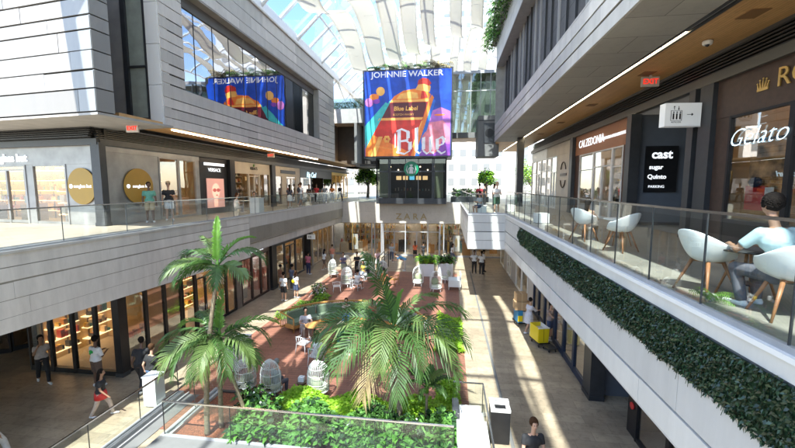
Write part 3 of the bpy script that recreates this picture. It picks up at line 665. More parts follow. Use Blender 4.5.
for i in range(22):
    u = U(.3, 17.6)
    if 5.3 < u < 11.3 and random.random() < .6: continue
    b = MB(); yy = U(1.0, 3.2); w = U(.3, .9); h = U(.8, 1.5); b.box(u, u+w, yy, yy+.3, 0.03, h, random.choice(GOODS)); b.box(u+.05, u+.2, yy+.05, yy+.2, h, h+U(.1, .4), random.choice(GOODS)); b.make('display_table', z1)
for i in range(30):
    u = .4+i*.58
    if 5.5 < u < 11.2 and i % 3: continue
    b = MB(); b.box(u, u+.04, 3.5, 3.98, .03, 2.9, M_gold)
    for z in (.6, 1.2, 1.8, 2.4):
        b.box(u+.04, u+.54, 3.7, 3.98, z, z+.03, M_gold)
        for k in range(4):
            if random.random() < .7: b.box(u+.06+k*.12, u+.14+k*.12, 3.72, 3.9, z+.03, z+U(.15, .45), random.choice(GOODS))
    b.make('shelf', z1)
b = MB()
for u in (2.3, 12.9): b.box(u-.35, u+.35, .5, .56, .5, 2.1, M_wht); b.ball((u, .48, 1.4), .3, M_gold, 10, 8, (.5, .1, 1.6))
b.make('poster', z1)
# planting / seats on top of store are outside

# ------------------------------------------------------------------ coffee pavilion + billboard
cp = thing('coffee_pavilion', 'dark framed glass coffee pavilion standing above the beige store front', 'pavilion', (-7.15, 36.2, 5.5))
b = MB(); W = 6.9; H = 4.5
b.box(0, W, -.05, .15, -.1, .45, M_char); b.box(0, W, 0, .15, H-.25, H, M_char); b.box(0, W, 3.9, 4.1, 0, H, mat('night_wall', (.015, .012, .01), .8)); b.box(.1, W-.1, .1, 4, H-.1, H, M_ind); b.box(.1, W-.1, .15, 4, 0, .05, M_dconc)
for u in (0, 1.2, 1.35, W-1.4, W-1.25, W-.1): b.box(u, u+.1, 0, .15, .45, H-.25, M_char)
for u in (2.9, 4.15): b.box(u, u+.06, 0, .12, .45, H-.25, M_char)
b.box(0, W, 0, .12, 3.0, 3.12, M_char)
for s in (0, W-.12):
    for k in (0, 1.9, 3.8): b.box(s, s+.12, k, k+.12, .45, H-.25, M_char)
b.make('frame', cp)
b = MB(); b.box(.1, W-.1, .06, .07, .45, H-.25, glass('pavilion_glass', (.6, .62, .6), .04, .4)); b.box(.05, .06, .1, 3.9, .45, H-.25, M_shopg); b.box(W-.06, W-.05, .1, 3.9, .45, H-.25, M_shopg); b.make('pane', cp)
b = MB(); b.box(.3, 1.15, .25, .3, .5, 4.2, mat('olive_panel', (.66, .70, .50), .6)); b.box(W-1.15, W-.3, .25, .3, .5, 4.2, MATS['olive_panel']); b.make('blind', cp)
b = MB()
for i in range(5): b.box(1.6+i*.7, 2.1+i*.7, 3.0, 3.3, 2.3, 2.7, random.choice((E_warm2, mat('menu_board', (.5, .3, .1), .5, emit=(.6, .4, .2), es=1), mat('menu_board_blue', (.1, .3, .5), .5, emit=(.1, .4, .6), es=1))))
b.box(1.5, 5.4, 2.6, 3.0, .05, 1.15, M_dwood)
for i in range(12): b.box(1.5+i*.32, 1.6+i*.32, 2.7, 2.8, 1.15, 1.15+U(.1, .35), random.choice(GOODS))
b.make('counter', cp)
b = MB()
for i in range(7): b.ball((1.2+i*.75, 1.5+(i % 3)*.5, 3.6-(i % 2)*.3), .07, E_warm, 8, 6)
b.make('pendant_lamp', cp)
b = MB(); b.tube([(3.5, -.16, 3.3), (3.5, -.06, 3.3)], .72, mat('logo_green', (.0, .22, .1), .4), 40); lg = b.make('round_logo', cp)
b = MB(); b.ball((3.5, -.17, 3.35), .17, M_wht, 14, 10, (1, .1, 1.1)); b.prism([(3.28, 2.85), (3.72, 2.85), (3.64, 3.35), (3.36, 3.35)], -.2, -.165, M_wht)
for s in (-1, 1):
    b.tube([(3.5+s*.15, -.18, 3.45), (3.5+s*.3, -.18, 3.2), (3.5+s*.3, -.18, 2.9)], .035, M_wht, 6); b.tube([(3.5+s*.32, -.18, 2.85), (3.5+s*.47, -.18, 3.2), (3.5+s*.38, -.18, 3.6)], [.05, .04, .02], M_wht, 6)
b.prism([(3.37, 3.58), (3.63, 3.58), (3.66, 3.74), (3.57, 3.66), (3.5, 3.78), (3.43, 3.66), (3.34, 3.74)], -.2, -.165, M_wht)
b.make('emblem', lg)

bb = thing('billboard', 'large blue advertising screen with a tilted whisky bottle and white lettering', 'billboard', (-8.25, 35.6, 9.85))
W, H = 8.5, 8.2
b = MB(); b.box(0, W, .0, 4.2, 0, H, M_char); b.make('housing', bb)
b = MB()
def scr(c, s=.08): return mat('screen_%02d%02d%02d' % tuple(int(k*99) for k in c), c, .35, 0, .45, .9, emit=c, es=s)
cB = scr((.01, .06, .42)); cB2 = scr((.02, .14, .60)); cO = scr((.85, .20, .03)); cR = scr((.55, .03, .02)); cA = scr((.95, .42, .10)); cK = scr((.10, .01, .02)); cP = scr((.45, .15, .45)); cT = scr((.05, .45, .45)); cW = scr((.85, .85, .95)); cV = scr((.25, .06, .45))
b.box(.15, W-.15, -.04, 0, .15, H-.15, cB)
sc = b.make('screen', bb)
b = MB(); y0, y1 = -.055, -.042
b.prism([(.15, .15), (8.3, .15), (8.3, 1.5), (5, 3.6), (.15, 3.0)], y0+.01, y1, cV)
b.prism([(4.5, 2.0), (8.3, 1.2), (8.3, 4.2), (7.4, 4.6), (5.8, 4.0)], y0+.009, y1, cP)
b.prism([(.15, 1.2), (2.6, 4.9), (2.2, 5.2), (.15, 3.0)], y0+.008, y1, cT)
b.prism([(.2, .15), (.2, 1.0), (2.7, 5.3), (6.3, 5.3), (4.6, .15)], y0+.004, y1, cR)
b.prism([(.2, .15), (.2, 1.0), (.9, 2.2), (4.3, .6), (4.4, .15)], y0+.003, y1, cO); b.prism([(.7, .15), (1.5, 2.0), (1.9, 2.0), (1.2, .15)], y0+.002, y1, cA)
b.prism([(2.7, 5.3), (3.0, 5.7), (3.9, 6.2), (5.0, 6.35), (6.0, 6.2), (6.45, 5.8), (6.3, 5.3)], y0+.003, y1, cO)
b.prism([(3.2, 5.45), (3.6, 5.9), (4.6, 6.1), (5.2, 5.95), (5.3, 5.45)], y0, y1, cA); b.prism([(5.5, 5.4), (5.6, 6.1), (5.9, 6.1), (6.2, 5.5)], y0, y1, cR)
b.prism([(5.0, 6.25), (5.3, 6.75), (6.1, 6.9), (6.45, 6.5), (6.35, 6.0)], y0+.001, y1, cA); b.prism([(5.2, 6.7), (5.3, 7.1), (5.7, 7.3), (6.2, 7.2), (6.5, 6.8), (6.3, 6.55), (5.8, 6.75)], y0, y1, cR)
b.prism([(2.6, 5.15), (2.7, 5.35), (6.3, 5.35), (6.2, 5.15)], y0, y1, cA); b.prism([(1.75, 3.75), (2.5, 5.1), (6.15, 5.1), (5.75, 3.75)], y0, y1, cK); b.prism([(1.45, 3.5), (1.6, 3.72), (5.75, 3.72), (5.65, 3.5)], y0, y1, cA)
b.prism([(4.6, .15), (6.3, 5.3), (6.55, 5.75), (6.75, 5.5), (5.0, .15)], y0-.002, y1, cO); b.prism([(5.0, .15), (6.7, 5.4), (6.9, 5.2), (5.4, .15)], y0-.002, y1, cB2)
b.prism([(.2, 1.15), (2.55, 5.3), (2.7, 5.3), (.2, .85)], y0-.002, y1, cT); b.prism([(5.9, 1.6), (6.3, 3.2), (7.6, 3.4), (8.3, 2.6), (8.3, 1.4)], y0+.001, y1, scr((.7, .2, .3)))
b.prism([(4.7, 1.0), (5.6, 3.4), (5.75, 3.4), (4.85, .9)], y0, y1, cA); b.prism([(6.2, 3.3), (7.0, 4.3), (7.8, 4.2), (8.3, 3.3)], y0+.002, y1, scr((.35, .12, .5)))
b.ball((1.7, -.05, 6.2), .42, cA, 12, 8, (1, .03, 1)); b.ball((1.1, -.05, 5.7), .38, cO, 12, 8, (1.2, .04, .8)); b.ball((.6, -.05, 5.2), .42, cP, 12, 8, (1, .03, 1)); b.ball((1.3, -.05, 5.3), .3, cV, 12, 8, (1.2, .05, .8))
b.ball((7.3, -.05, 3.9), .25, cO, 10, 6, (2.5, .03, .4)); b.ball((6.5, -.052, 1.5), 1.0, scr((.75, .2, .25)), 14, 8, (1.0, .012, 1.2))
for i in range(6):
    a0 = 2*PI*i/6; b.ball((2.3+.22*math.cos(a0), -.062, 1.75+.22*math.sin(a0)), .14, cA, 8, 5, (1, .1, 1))
b.make('picture', sc)
text('lettering', 'JOHNNIE WALKER', .72, cW, sc, (4.2, -.07, 7.68), ext=.005, sx=1.12, bold=.01)
text('lettering', 'Blue Label', .55, cA, sc, (4.1, -.075, 4.55), ext=.005, shear=.1, bold=.015); text('lettering', 'SCOTCH WHISKY', .25, cA, sc, (3.9, -.075, 4.0), ext=.005)
text('lettering', 'AGED TO PERFECTION', .18, cA, sc, (1.9, -.075, .95), rot=(R(90), R(10), 0), ext=.004)
def blackletter(parent, x, z, s, m):
    # angular pen strokes for B l u e
    b = MB(); T = .30
    def st(pts, w=T):
        for (x0, z0), (x1, z1) in zip(pts, pts[1:]):
            dx, dz = x1-x0, z1-z0; l = math.hypot(dx, dz)
            if abs(dz) > abs(dx): q = [(x0-w/2, z0), (x0+w/2, z0+w*.3), (x1+w/2, z1+w*.3), (x1-w/2, z1)]
            else: q = [(x0, z0-w*.35), (x1, z1-w*.35), (x1+w*.2, z1+w*.25), (x0+w*.2, z0+w*.25)]
            b.prism([(x+a*s, z+c*s) for a, c in q], -.09-.002*random.random(), -.06, m)
    st([(.3, .2), (.3, 2.3)], .34); st([(0, 2.25), (.5, 2.45), (1.1, 2.2), (1.25, 1.9)]); st([(1.2, 2.1), (1.2, 1.45)], .34); st([(1.2, 1.4), (.4, 1.25), (1.0, 1.3), (1.4, 1.0)]); st([(1.4, 1.1), (1.4, .35)], .36); st([(1.4, .35), (.8, 0), (0, .2)]); st([(-.1, 2.0), (-.1, .6)], .12)
    st([(2.05, 2.5), (2.05, .3)], .32); st([(1.95, .3), (2.3, .05), (2.5, .2)])
    st([(2.75, 1.55), (2.75, .35)], .32); st([(2.65, .35), (3.05, .0), (3.45, .3)]); st([(3.45, 1.6), (3.45, .25)], .32); st([(3.4, .2), (3.75, .05)])
    st([(4.1, 1.4), (4.1, .35)], .32); st([(4.05, 1.35), (4.5, 1.6), (4.8, 1.3)]); st([(4.75, 1.4), (4.75, 1.0)], .28); st([(4.75, 1.0), (4.2, .75)]); st([(4.05, .35), (4.5, 0), (4.9, .2)])
    b.make('blackletter_word', parent)
blackletter(sc, 3.2, .35, .95, cW)

# ------------------------------------------------------------------ bridges & far buildings
t = thing('glass_bridge', 'green tinted glass footbridge with wooden underside right of the billboard', 'bridge', (.1, 38.5, 11.9))
b = MB(); b.box(0, 6, 0, 3, 0, .5, M_twood); b.box(0, 6, -.03, 0.01, .05, .6, M_dconc); b.make('deck', t); b = MB(); b.box(0, 6, 0, 3, 6.3, 6.6, M_alu3); b.make('roof', t)
b = MB()
for u in range(6): b.box(u*.95, u*.95+.05, -.05, .03, .6, 6.3, M_alu3)
b.box(0, 6, -.05, .03, 4.6, 4.68, M_alu); b.make('frame', t)
b = MB(); b.box(0, 6, 0, .02, .6, 6.3, M_teal); b.box(0, 6, 2.9, 2.92, .6, 6.3, M_teal); b.make('pane', t)
t = thing('planted_bridge', 'grey bridge with leafy planting on top left of the billboard', 'bridge', (-14, 42, 14.3))
b = MB(); b.box(0, 6, 0, 3, 0, 1.6, M_conc); b.box(0, 6, 2.5, 3, -4.5, 0, M_ind); b.box(0, .5, 0, 3, -4.5, 0, M_dconc); b.box(3.2, 3.5, 0, 3, -4.5, 0, M_dconc); b.make('beam', t)
b = MB(); b.box(0, 6, -.02, 0, 1.6, 2.7, M_teal); b.make('pane', t)
def foliage(mb, n, fx, L, W, ms, spread=1.):
    for i in range(n):
        p = fx(); d = Vector((U(-1, 1), U(-1, 1), U(-.2, 1)))
        mb.leaf(p, d, Vector((U(-.6, .6), U(-.6, .6), 1)), U(*L), U(*W), random.choice(ms))
b = MB(); foliage(b, 900, lambda: (U(0, 6), U(.2, .8), U(1.6, 2.5)), (.2, .45), (.06, .12), (M_leaf, M_dleaf2)); b.make('foliage', t)
t = thing('upper_far_building', 'grey stone clad low wing beyond the left bridge', 'building', (-14, 46, 9.6))
b = MB(); clad(b, 0, 5.6, [0, .5, 1, 1.6, 2.2, 2.9], [M_clad3, M_alu, M_clad2], plen=(.8, 2)); b.box(0, 5.6, .1, 8, 0, 2.9, M_conc); b.make('cladding', t)
t = thing('corner_tower', 'dark corner tower with a small fan grille at the end of the right building', 'building', (2.6, 35.6, 9.9))
b = MB(); b.box(0, 1.9, 0, 3, 0, 3.7, M_dconc); b.box(0, 1.9, -.03, 0, 3.2, 3.3, M_char); b.make('wall', t)
b = MB(); b.box(.5, 1.5, -.06, -.03, 1.2, 3.0, M_char); b.tube([(1.0, -.08, 2.1), (1.0, -.06, 2.1)], .4, M_black, 20); b.make('vent', t)

def tower(label, x, y, w, d, h, m, fl=3.4, bay=3.2, ribbon=False):
    t = thing('office_tower', label, 'building', (x, y, 0), 0, 'high buildings around the mall')
    b = MB(); b.box(0, w, 0, d, 0, h, m); b.box(1, w-1, 1, d-1, h, h+2.5, m); b.make('wall', t)
    n = int(h/fl); wm = mat('tower_window', (.20, .22, .23), .3, .1); cells = []
    for i in range(1, n):
        for k in range(int(w/bay)): cells.append((k*bay+.5, k*bay+bay-(.1 if ribbon else .7), -.06, .0, i*fl+.9, i*fl+2.5))
        for k in range(int(d/bay)):
            cells.append((w, w+.05, k*bay+.5, k*bay+bay-.6, i*fl+.9, i*fl+2.5)); cells.append((-.05, 0, k*bay+.5, k*bay+bay-.6, i*fl+.9, i*fl+2.5))
    rest = MB()
    for q, c in enumerate(sorted(cells, key=lambda c: c[3])):
        if q < 90: b = MB(); b.box(*c, wm); b.make('window', t)
        else: rest.box(*c, wm)
    if rest.v: rest.make('window_rows', t)['kind'] = 'stuff'
    return t
M_tw = mat('tower_white', (.72, .71, .68), .7, 0, .05); M_tg = mat('tower_grey', (.5, .52, .54), .6, 0, .05)
tower('white office block with square windows seen right under the glass bridge', -6, 85, 20, 15, 26, M_tw, 3.2, 2.6)
tower('tall white tower with window bands seen through the roof sails', -16, 120, 30, 20, 85, M_tw, 3.6, 4, True)
tower('high pale block beyond the right end of the mall', 22, 110, 26, 20, 80, M_tg, 3.4, 3)
tower('pale block behind the left walkway, past the golden shop', -44, 80, 24, 14, 18, M_tw, 3.2, 3)

t = thing('added_rear_building', 'grey building added unseen behind the viewpoint to dim reflections in the glass', 'building', (-40, -42, 0))  # unseen, added so the glass mirrors a wall instead of bright sky
b = MB(); b.box(0, 70, -8, 0, 0, 14, M_clad2); b.make('wall', t)
for k in range(12):
    for j in range(2): b = MB(); b.box(2+k*5.6, 6.4+k*5.6, 0, .06, 1+j*6, 4.4+j*6, mat('tower_window', (.12, .17, .22), .15, .2)); b.make('window', t)
# ------------------------------------------------------------------ roof
t = thing('skylight_roof', 'white steel skylight grid spanning the whole court above the sails', 'roof', (0, 0, 0))
prof = [(-13, 19.6), (-11, 21.4), (-8.5, 23.3), (-5.5, 24.8), (-2.5, 25.5), (.5, 25.6), (3.5, 25.0), (6.5, 23.8), (9.5, 22)]
b = MB(); ya, yb_ = -26, 66
y = ya
while y <= yb_:
    for (x0, z0), (x1, z1_) in zip(prof, prof[1:]):
        b.tube([(x0, y, z0), (x1, y, z1_)], .13, M_wsteel, 4, smooth=False)
    y += 6.0
for i, (x, z) in enumerate(prof): b.box(x-.07, x+.07, ya, yb_, z-.07-(.25 if i == 0 else 0), z+.1, M_wsteel)
b.make('steel_grid', t)
b = MB()
for (x0, z0), (x1, z1_) in zip(prof, prof[1:]): b.face([(x0, ya, z0+.12), (x1, ya, z1_+.12), (x1, yb_, z1_+.12), (x0, yb_, z0+.12)], M_skyg)
b.make('glazing', t)
b = MB(); b.box(-13.25, -12.75, ya, yb_, 19.1, 19.75, M_wsteel); b.make('edge_beam', t)
y = ya; k = 0
b = MB()
while y < yb_-6:
    b.tube([(-13, y, 17.7), (-13, y+3, 19.2)], .12, M_wsteel, 6); b.tube([(-13, y+3, 19.2), (-13, y+6, 17.7)], .12, M_wsteel, 6)
    b.tube([(-13, y+3, 19.2), (-9.8, y+3, 22.2)], .15, M_wsteel, 6); y += 6
b.make('truss', t)
b = MB(); y = ya+4
while y < yb_: b.tube([(8.6, y, 19.4), (8.6, y, 22.3)], .15, M_wsteel, 6); y += 9
b.make('post', t)
ordn = ['first', 'second', 'third', 'fourth', 'fifth', 'sixth', 'seventh', 'eighth']
for i, (x0, w) in enumerate(((-9.6, 1.75), (-7.3, 1.65), (-5.3, 1.45), (-3.4, 1.3), (-1.75, 1.1), (.5, .95), (2.0, .9), (3.5, .9))):
    s = thing('roof_sail', 'hanging off-white fabric sail ribbon, %s from the left side of the roof' % ordn[i], 'shade sail', (x0, 0, 20.8), 0, 'fabric sails under the skylight')
    ph = i*.75
    b = MB(); n = 170; ya, ye = (-2. if i < 5 else -24.), 60.  # unseen rear ends shaped for light: left ones cut for sun, right ones shade
    def zz(y): return .85*math.sin(2*PI*y/15.+ph)+.22*math.sin(4*PI*y/15.+ph*2+.8)
    k0 = len(b.v); NX = 7
    for j in range(n+1):
        y = ya+(ye-ya)*j/n; lat = .18*math.sin(2*PI*y/15+ph*1.3)
        for q in range(NX):
            u = q/(NX-1)-.5; b.v.append((u*w+lat, y, zz(y)+.3*u*math.sin(y*.42+ph)+.06*math.cos(u*PI)+.012*math.sin(y*9+u*7)))
    for j in range(n):
        for q in range(NX-1):
            a0 = k0+j*NX+q; b.f.append((a0, a0+1, a0+1+NX, a0+NX)); b.m.append(b.mi(M_sail)); b.sm.append(True)
    o = b.make('fabric', s); md = o.modifiers.new('thick', 'SOLIDIFY'); md.thickness = .012
    y = (1.5 if i < 5 else -20.6)+ph
    while y < 58:
        b = MB(); b.tube([(-w/2, y, zz(y)+.03), (w/2, y, zz(y)+.03)], .012, M_wsteel, 6); b.tube([(0, y, zz(y)), (0, y, 2.0)], .01, M_chrome, 4); b.make('batten', s); y += 7.5

# roof plants above right facade, billboard top plants
def bush(name, label, cat, loc, n, box, L, W, ms, group=None, stems=True, parent=None):
    t = thing(name, label, cat, loc, 0, group)
    b = MB(); foliage(b, n, lambda: (U(-box[0], box[0]), U(-box[1], box[1]), U(.05, box[2])), L, W, ms); b.make('foliage', t)
    if stems:
        b = MB()
        for i in range(6): b.tube([(U(-.3, .3)*box[0], U(-.3, .3)*box[1], 0), (U(-.8, .8)*box[0], U(-.8, .8)*box[1], box[2]*.9)], .012, M_bark, 5)
        b.make('stem', t)
    return t
for i, y in enumerate((18, 22, 26, 30, 33.5)):
    bush('trailing_bush', 'trailing green bush on top of the right facade, %s from the billboard end' % ['fifth', 'fourth', 'third', 'second', 'first'][i], 'bush', (3.9, y, 18.9), 1500, (.95, 2.2, 1.6+.5*(i % 2)), (.25, .6), (.05, .12), (M_dleaf2, M_leaf, M_leaf), 'bushes on the right roof edge')
tr = thing('roof_trough', 'long trough holding the bushes on top of the right facade', 'planter', (3.9, 16, 18.6)); b = MB(); b.box(-.4, .6, 0, 19, .8-.0, .82, M_mulch); b.box(-.4, .6, 0, 19, .79, .8, M_alu3); b.make('soil', tr)

def palm_small(mb, c, n, L, m):
    for i in range(n):
        a0 = 2*PI*i/n+U(-.2, .2); e = U(.3, 1.2); pts = []
        for k in range(5):
            t_ = k/4; pts.append(Vector((c[0]+math.cos(a0)*L*t_*math.cos(e*(1-.5*t_)), c[1]+math.sin(a0)*L*t_*math.cos(e*(1-.5*t_)), c[2]+L*(math.sin(e)*t_-.55*t_*t_))))
        for k in range(4):
            d = (pts[k+1]-pts[k]).normalized(); s = d.cross(Vector((0, 0, 1))).normalized()
            for j in range(3):
                p = pts[k].lerp(pts[k+1], j/3)
                for sg_ in (-1, 1): mb.leaf(p, d*.6+s*sg_-Vector((0, 0, .3)), Vector((0, 0, 1)), L*.3, L*.05, m, .4)
for i, x in enumerate((-7.0, -5.6, -4.2, -2.6, -1.2)):
    t = thing('potted_fern', 'small green roof plant above the billboard, %s from its left end' % ordn[i], 'plant', (x, 36.3, 18.05), 0, 'plants on the billboard roof')
    b = MB(); palm_small(b, (0, 0, .3), 12, 1.0+.5*(i == 4), M_leaf if i < 4 else mat('dry_palm', (.3, .24, .1), .6)); b.make('foliage', t)
    b = MB(); b.lathe([(.2, 0), (.28, .35)], M_conc); b.make('pot', t)

# trees outside
def tree(label, x, y, z, h, r, n=2200, name='tree'):
    t = thing(name, label, 'tree', (x, y, z), 0, 'trees beyond the mall')
    b = MB(); b.tube([(0, 0, 0), (.1, 0, h*.35), (0, .1, h*.6)], [.22, .16, .1], M_bark)
    cl = []
    for i in range(9):
        a0 = 2*PI*i/9; rr = U(.3, .8)*r; c = Vector((rr*math.cos(a0), rr*math.sin(a0), h*U(.55, .9))); cl.append((c, U(.3, .5)*r)); b.tube([(0, 0, h*U(.35, .55)), c], [.08, .03], M_bark, 5)
    b.make('trunk', t)
    b = MB()
    for i in range(n):
        c, q = random.choice(cl); v = Vector((random.gauss(0, .5), random.gauss(0, .5), random.gauss(0, .45)))*q
        b.leaf(c+v, (U(-1, 1), U(-1, 1), U(-.5, .6)), Vector((U(-.5, .5), U(-.5, .5), 1)), .35, .2, random.choice((M_leaf, M_dleaf2, M_lime)))
    b.make('crown', t)
tree('light green tree in the open gap at the end of the left walkway', -11.5, 52, 5.5, 4.2, 1.8)
tree('green tree at the bright far end of the café terrace', 5.4, 56, 5.5, 3.8, 1.3)
tree('broad tree in the street beyond the terrace', 14, 62, 0, 11, 3.5)
for i, (x, y) in enumerate(((.9, 39), (2.0, 40), (3.2, 40.5))):
    bush('planter_shrub', 'leafy planter shrub behind the terrace, %s right of the coffee pavilion' % ordn[i], 'shrub', (x, y, 6.0), 260, (.5, .4, .8), (.3, .6), (.08, .16), (M_leaf, M_dleaf2), 'shrubs at the far terrace end')
pb = MB(); pb.box(.2, 4, 38.5, 41, 5.5, 6.05, M_char); tag(pb.make('planter_box'), 'dark planter box under the shrubs right of the coffee pavilion', 'planter')

# ------------------------------------------------------------------ ground-floor right shops
r1 = shop('white framed glass shop on the ground floor right, near the far guards', 4.85, 35, 0, R(-90), 13.5, 3.42, M_wht, M_inc, E_cool, [(0, 2.5, 'g'), (2.5, 4, 'w'), (4, 6, 'd'), (6, 8, 'w'), (8, 10, 'g'), (10, 12, 'g'), (12, 13.5, 'w')], header=.3, wall=M_alu)
r2 = shop('navy framed glass shop behind the yellow laundry cart', 4.85, 21.4, 0, R(-90), 8.2, 3.42, M_navy, M_inc, E_cool, [(0, 1.2, 'g'), (1.2, 2.4, 'g'), (2.4, 4.3, 'd'), (4.3, 5.6, 'g'), (5.6, 6.9, 'g'), (6.9, 8.2, 'g')], header=.3, base=.25, fw=.1)
column('thick dark column at the near end of the navy shop', 4.75, 5.2, 12.5, 13.15, 0, 3.42, M_char)
t = thing('kiosk_wall', 'blue grey wall with a small lit sign near lower right', 'wall', (5.2, 12.9, 0)); b = MB(); b.box(0, 1.5, 0, .2, 0, 3.42, M_grayb); b.box(1.5, 1.6, -3, .2, 0, 3.42, M_grayb); b.make('panel', t)
text('sign', 'MIXSOON', .2, E_sign, t, (.55, -.03, 1.7), ext=.01, bold=.006)
b = MB(); b.box(.05, 1.2, -.02, -.002, 1.5, 1.9, M_black); b.make('sign_board', t)
r3 = shop('black framed shop glass with red stickers at the lower right edge', 5.3, 11.1, 0, R(-90), 8, 3.42, M_black, M_inw, E_warm2, [(0, .5, 'w'), (.5, 2, 'g'), (2, 3.5, 'g'), (3.5, 6, 'g'), (6, 8, 'g')], header=.3)
b = MB()
for z in (.9, 1.5): b.tube([(.28, -.04, z), (.28, -.005, z)], .1, M_red, 16)
b.make('sticker', r3)

# ------------------------------------------------------------------ foreground planter
t = thing('palm_planter', 'wide planter bed edged in grey stone holding the palms', 'planter', (-7.7, 8.6, 0))
b = MB(); b.box(-.15, 8.1, -.75, .0, 0, .28, M_dconc); b.box(-.15, .12, 0, 2.5, 0, .27, M_white2); b.box(7.9, 8.1, 0, 3.0, 0, .27, M_alu3); b.box(.12, 7.9, 2.4, 2.5, 0, .22, M_char); b.make('kerb', t)
b = MB(); b.box(.12, 7.9, 0, 2.4, 0, .17, M_mulch); b.make('soil', t)
def carpet(name, label, n, x0, x1, y0, y1, z0, z1, ms, L=(.1, .2), W=(.05, .1), shape=None):
    b = MB()
    for i in range(n):
        x, y = U(x0, x1), U(y0, y1)
        if shape and not shape(x, y): continue
        hgt = z0+(z1-z0)*(.5+.5*math.sin(x*3.3+y*2.1))*U(.3, 1)
        b.leaf((x, y, hgt), (U(-1, 1), U(-1, 1), U(0, .9)), Vector((U(-.5, .5), U(-.5, .5), 1)), U(*L), U(*W), random.choice(ms))
    o = b.make(name); tag(o, label, 'ground cover'); o['kind'] = 'stuff'
carpet('ground_cover', 'lime green leafy bed behind the dark plants in the palm planter', 11000, -5.4, .2, 9.8, 11.1, .2, .6, (M_lime, M_lime, mat('lime_leaf_b', (.32, .5, .04), .5, trans=.4)))
carpet('ground_cover', 'darker green broad leaves along the planter glass', 9000, -6.0, .2, 8.7, 10.1, .2, .8, (M_leaf, M_leaf, M_leaf, M_dleaf2), (.15, .30), (.09, .17))
carpet('ground_cover', 'lime bed right of the big palm, by the tiled path', 3500, -.5, .7, 15.4, 19.6, .02, .4, (M_lime, M_lime))
carpet('ground_cover', 'slanted lime bed behind the curved green bench', 2600, -9.2, -7.4, 18.0, 22.5, .02, .35, (M_lime, M_leaf), shape=lambda x, y: abs((x+9.1)-(y-18)*.33) < .5)
carpet('ground_cover', 'bright lime strip at the right end of the palm planter beside the white counters', 1400, -.3, .4, 11.2, 12.6, .02, .4, (M_lime,))
for i, (x, y, h) in enumerate(((-5.9, 9.9, .9), (-5.2, 9.5, .8), (-1.0, 9.3, .7))):
    t = bush('leafy_shrub', 'broad leaved shrub with pale buds in the planter, %s from the left' % ordn[i], 'shrub', (x, y, .17), 220, (.35, .35, h), (.15, .32), (.08, .15), (M_leaf, M_dleaf2), 'shrubs in the palm planter')
    b = MB()
    for k in range(2): b.ball((U(-.3, .3), U(-.3, .3), h+U(0, .15)), .03, M_wht, 6, 4)
    b.make('flower', t)

# ------------------------------------------------------------------ palms
def frond(mb, base, az, el, L, droop, m, nl=28, ll=.62, tilt=0., lw=.074):
    ll = min(ll, L*.36)*(.68 if m is M_palm2 else 1); base = Vector(base); hd = Vector((math.cos(az), math.sin(az), 0)); pts = []
    n = nl; p = base.copy(); ang = el; st = L/n; pts = [p.copy()]
    for i in range(n):
        ang -= droop/n*(.35+1.3*i/n); p = p+(hd*math.cos(ang)+Vector((0, 0, math.sin(ang))))*st; pts.append(p.copy())
    side = Vector((-math.sin(az), math.cos(az), 0)); side = (Matrix.Rotation(tilt, 3, hd) @ side)
    mb.tube(pts[::3]+[pts[-1]], [.022*(1-.85*k/(len(pts[::3]))) for k in range(len(pts[::3])+1)], m, 4)
    yg = .6 if m is M_palm2 else 1.
    for i in range(4, n):
        t = i/n; d = (pts[i+1]-pts[i]).normalized(); l = ll*(math.sin(PI*min(1, t*.85+.12))**.6)*U(.88, 1.08)
        nrm = side.cross(d).normalized()
        if nrm.z < 0: nrm = -nrm
        for s in (-1, 1):
            dir_ = (side*s*(1.0-.45*t)*yg+d*(.55+.5*t+U(-.08, .08))+nrm*(.22+.3*(1-yg)*2+U(-.08, .08))).normalized()
            if random.random() < .04: continue
            p0 = pts[i]; k = Vector((0, 0, -1)); pm = p0+dir_*l*.5-Vector((0, 0, l*.06)); pe = p0+dir_*l*.92+k*l*U(.28, .5)
            wv = d*lw*.5
            mb.face([p0-wv*.6, pm-wv, pm+wv, p0+wv*.6], m); mb.face([pm-wv, pe, pm+wv], m)
def palm(label, x, y, z0, zt, fr, lean=(0, 0), r0=.085, r1=.05, stems=None, ll=.62):
    t = thing('palm_tree', label, 'palm tree', (x, y, z0), 0)
    h = zt-z0
    for (sx, sy, sr) in ([(0, 0, 1.)] + (stems or [])):
        b = MB(); pts = []; rs = []
        for i in range(46):
            q = i/45; pts.append((sx*(1-q)+lean[0]*q*q, sy*(1-q)+lean[1]*q*q, h*q)); rs.append((r0+(r1-r0)*q+(.012 if i % 2 else 0)+U(0, .004))*sr)
        b.tube(pts, rs, M_trunk, 10); b.make('trunk', t)
    top = Vector((lean[0], lean[1], h))
    b = MB(); b.tube([top-Vector((0, 0, .05)), top+Vector((0, 0, .18)), top+Vector((0, 0, .32))], [.06, .05, .02], M_palm2, 8); b.make('crownshaft', t)
    for (az, el, L, dr, mm) in fr:
        b = MB(); frond(b, top+Vector((0, 0, U(.02, .18))), R(az), R(el), L, R(dr), mm, ll=ll, tilt=R(U(-38, 38))); b.make('frond', t)
    return t
A, B_, C_ = M_palm, M_palm2, M_palm3
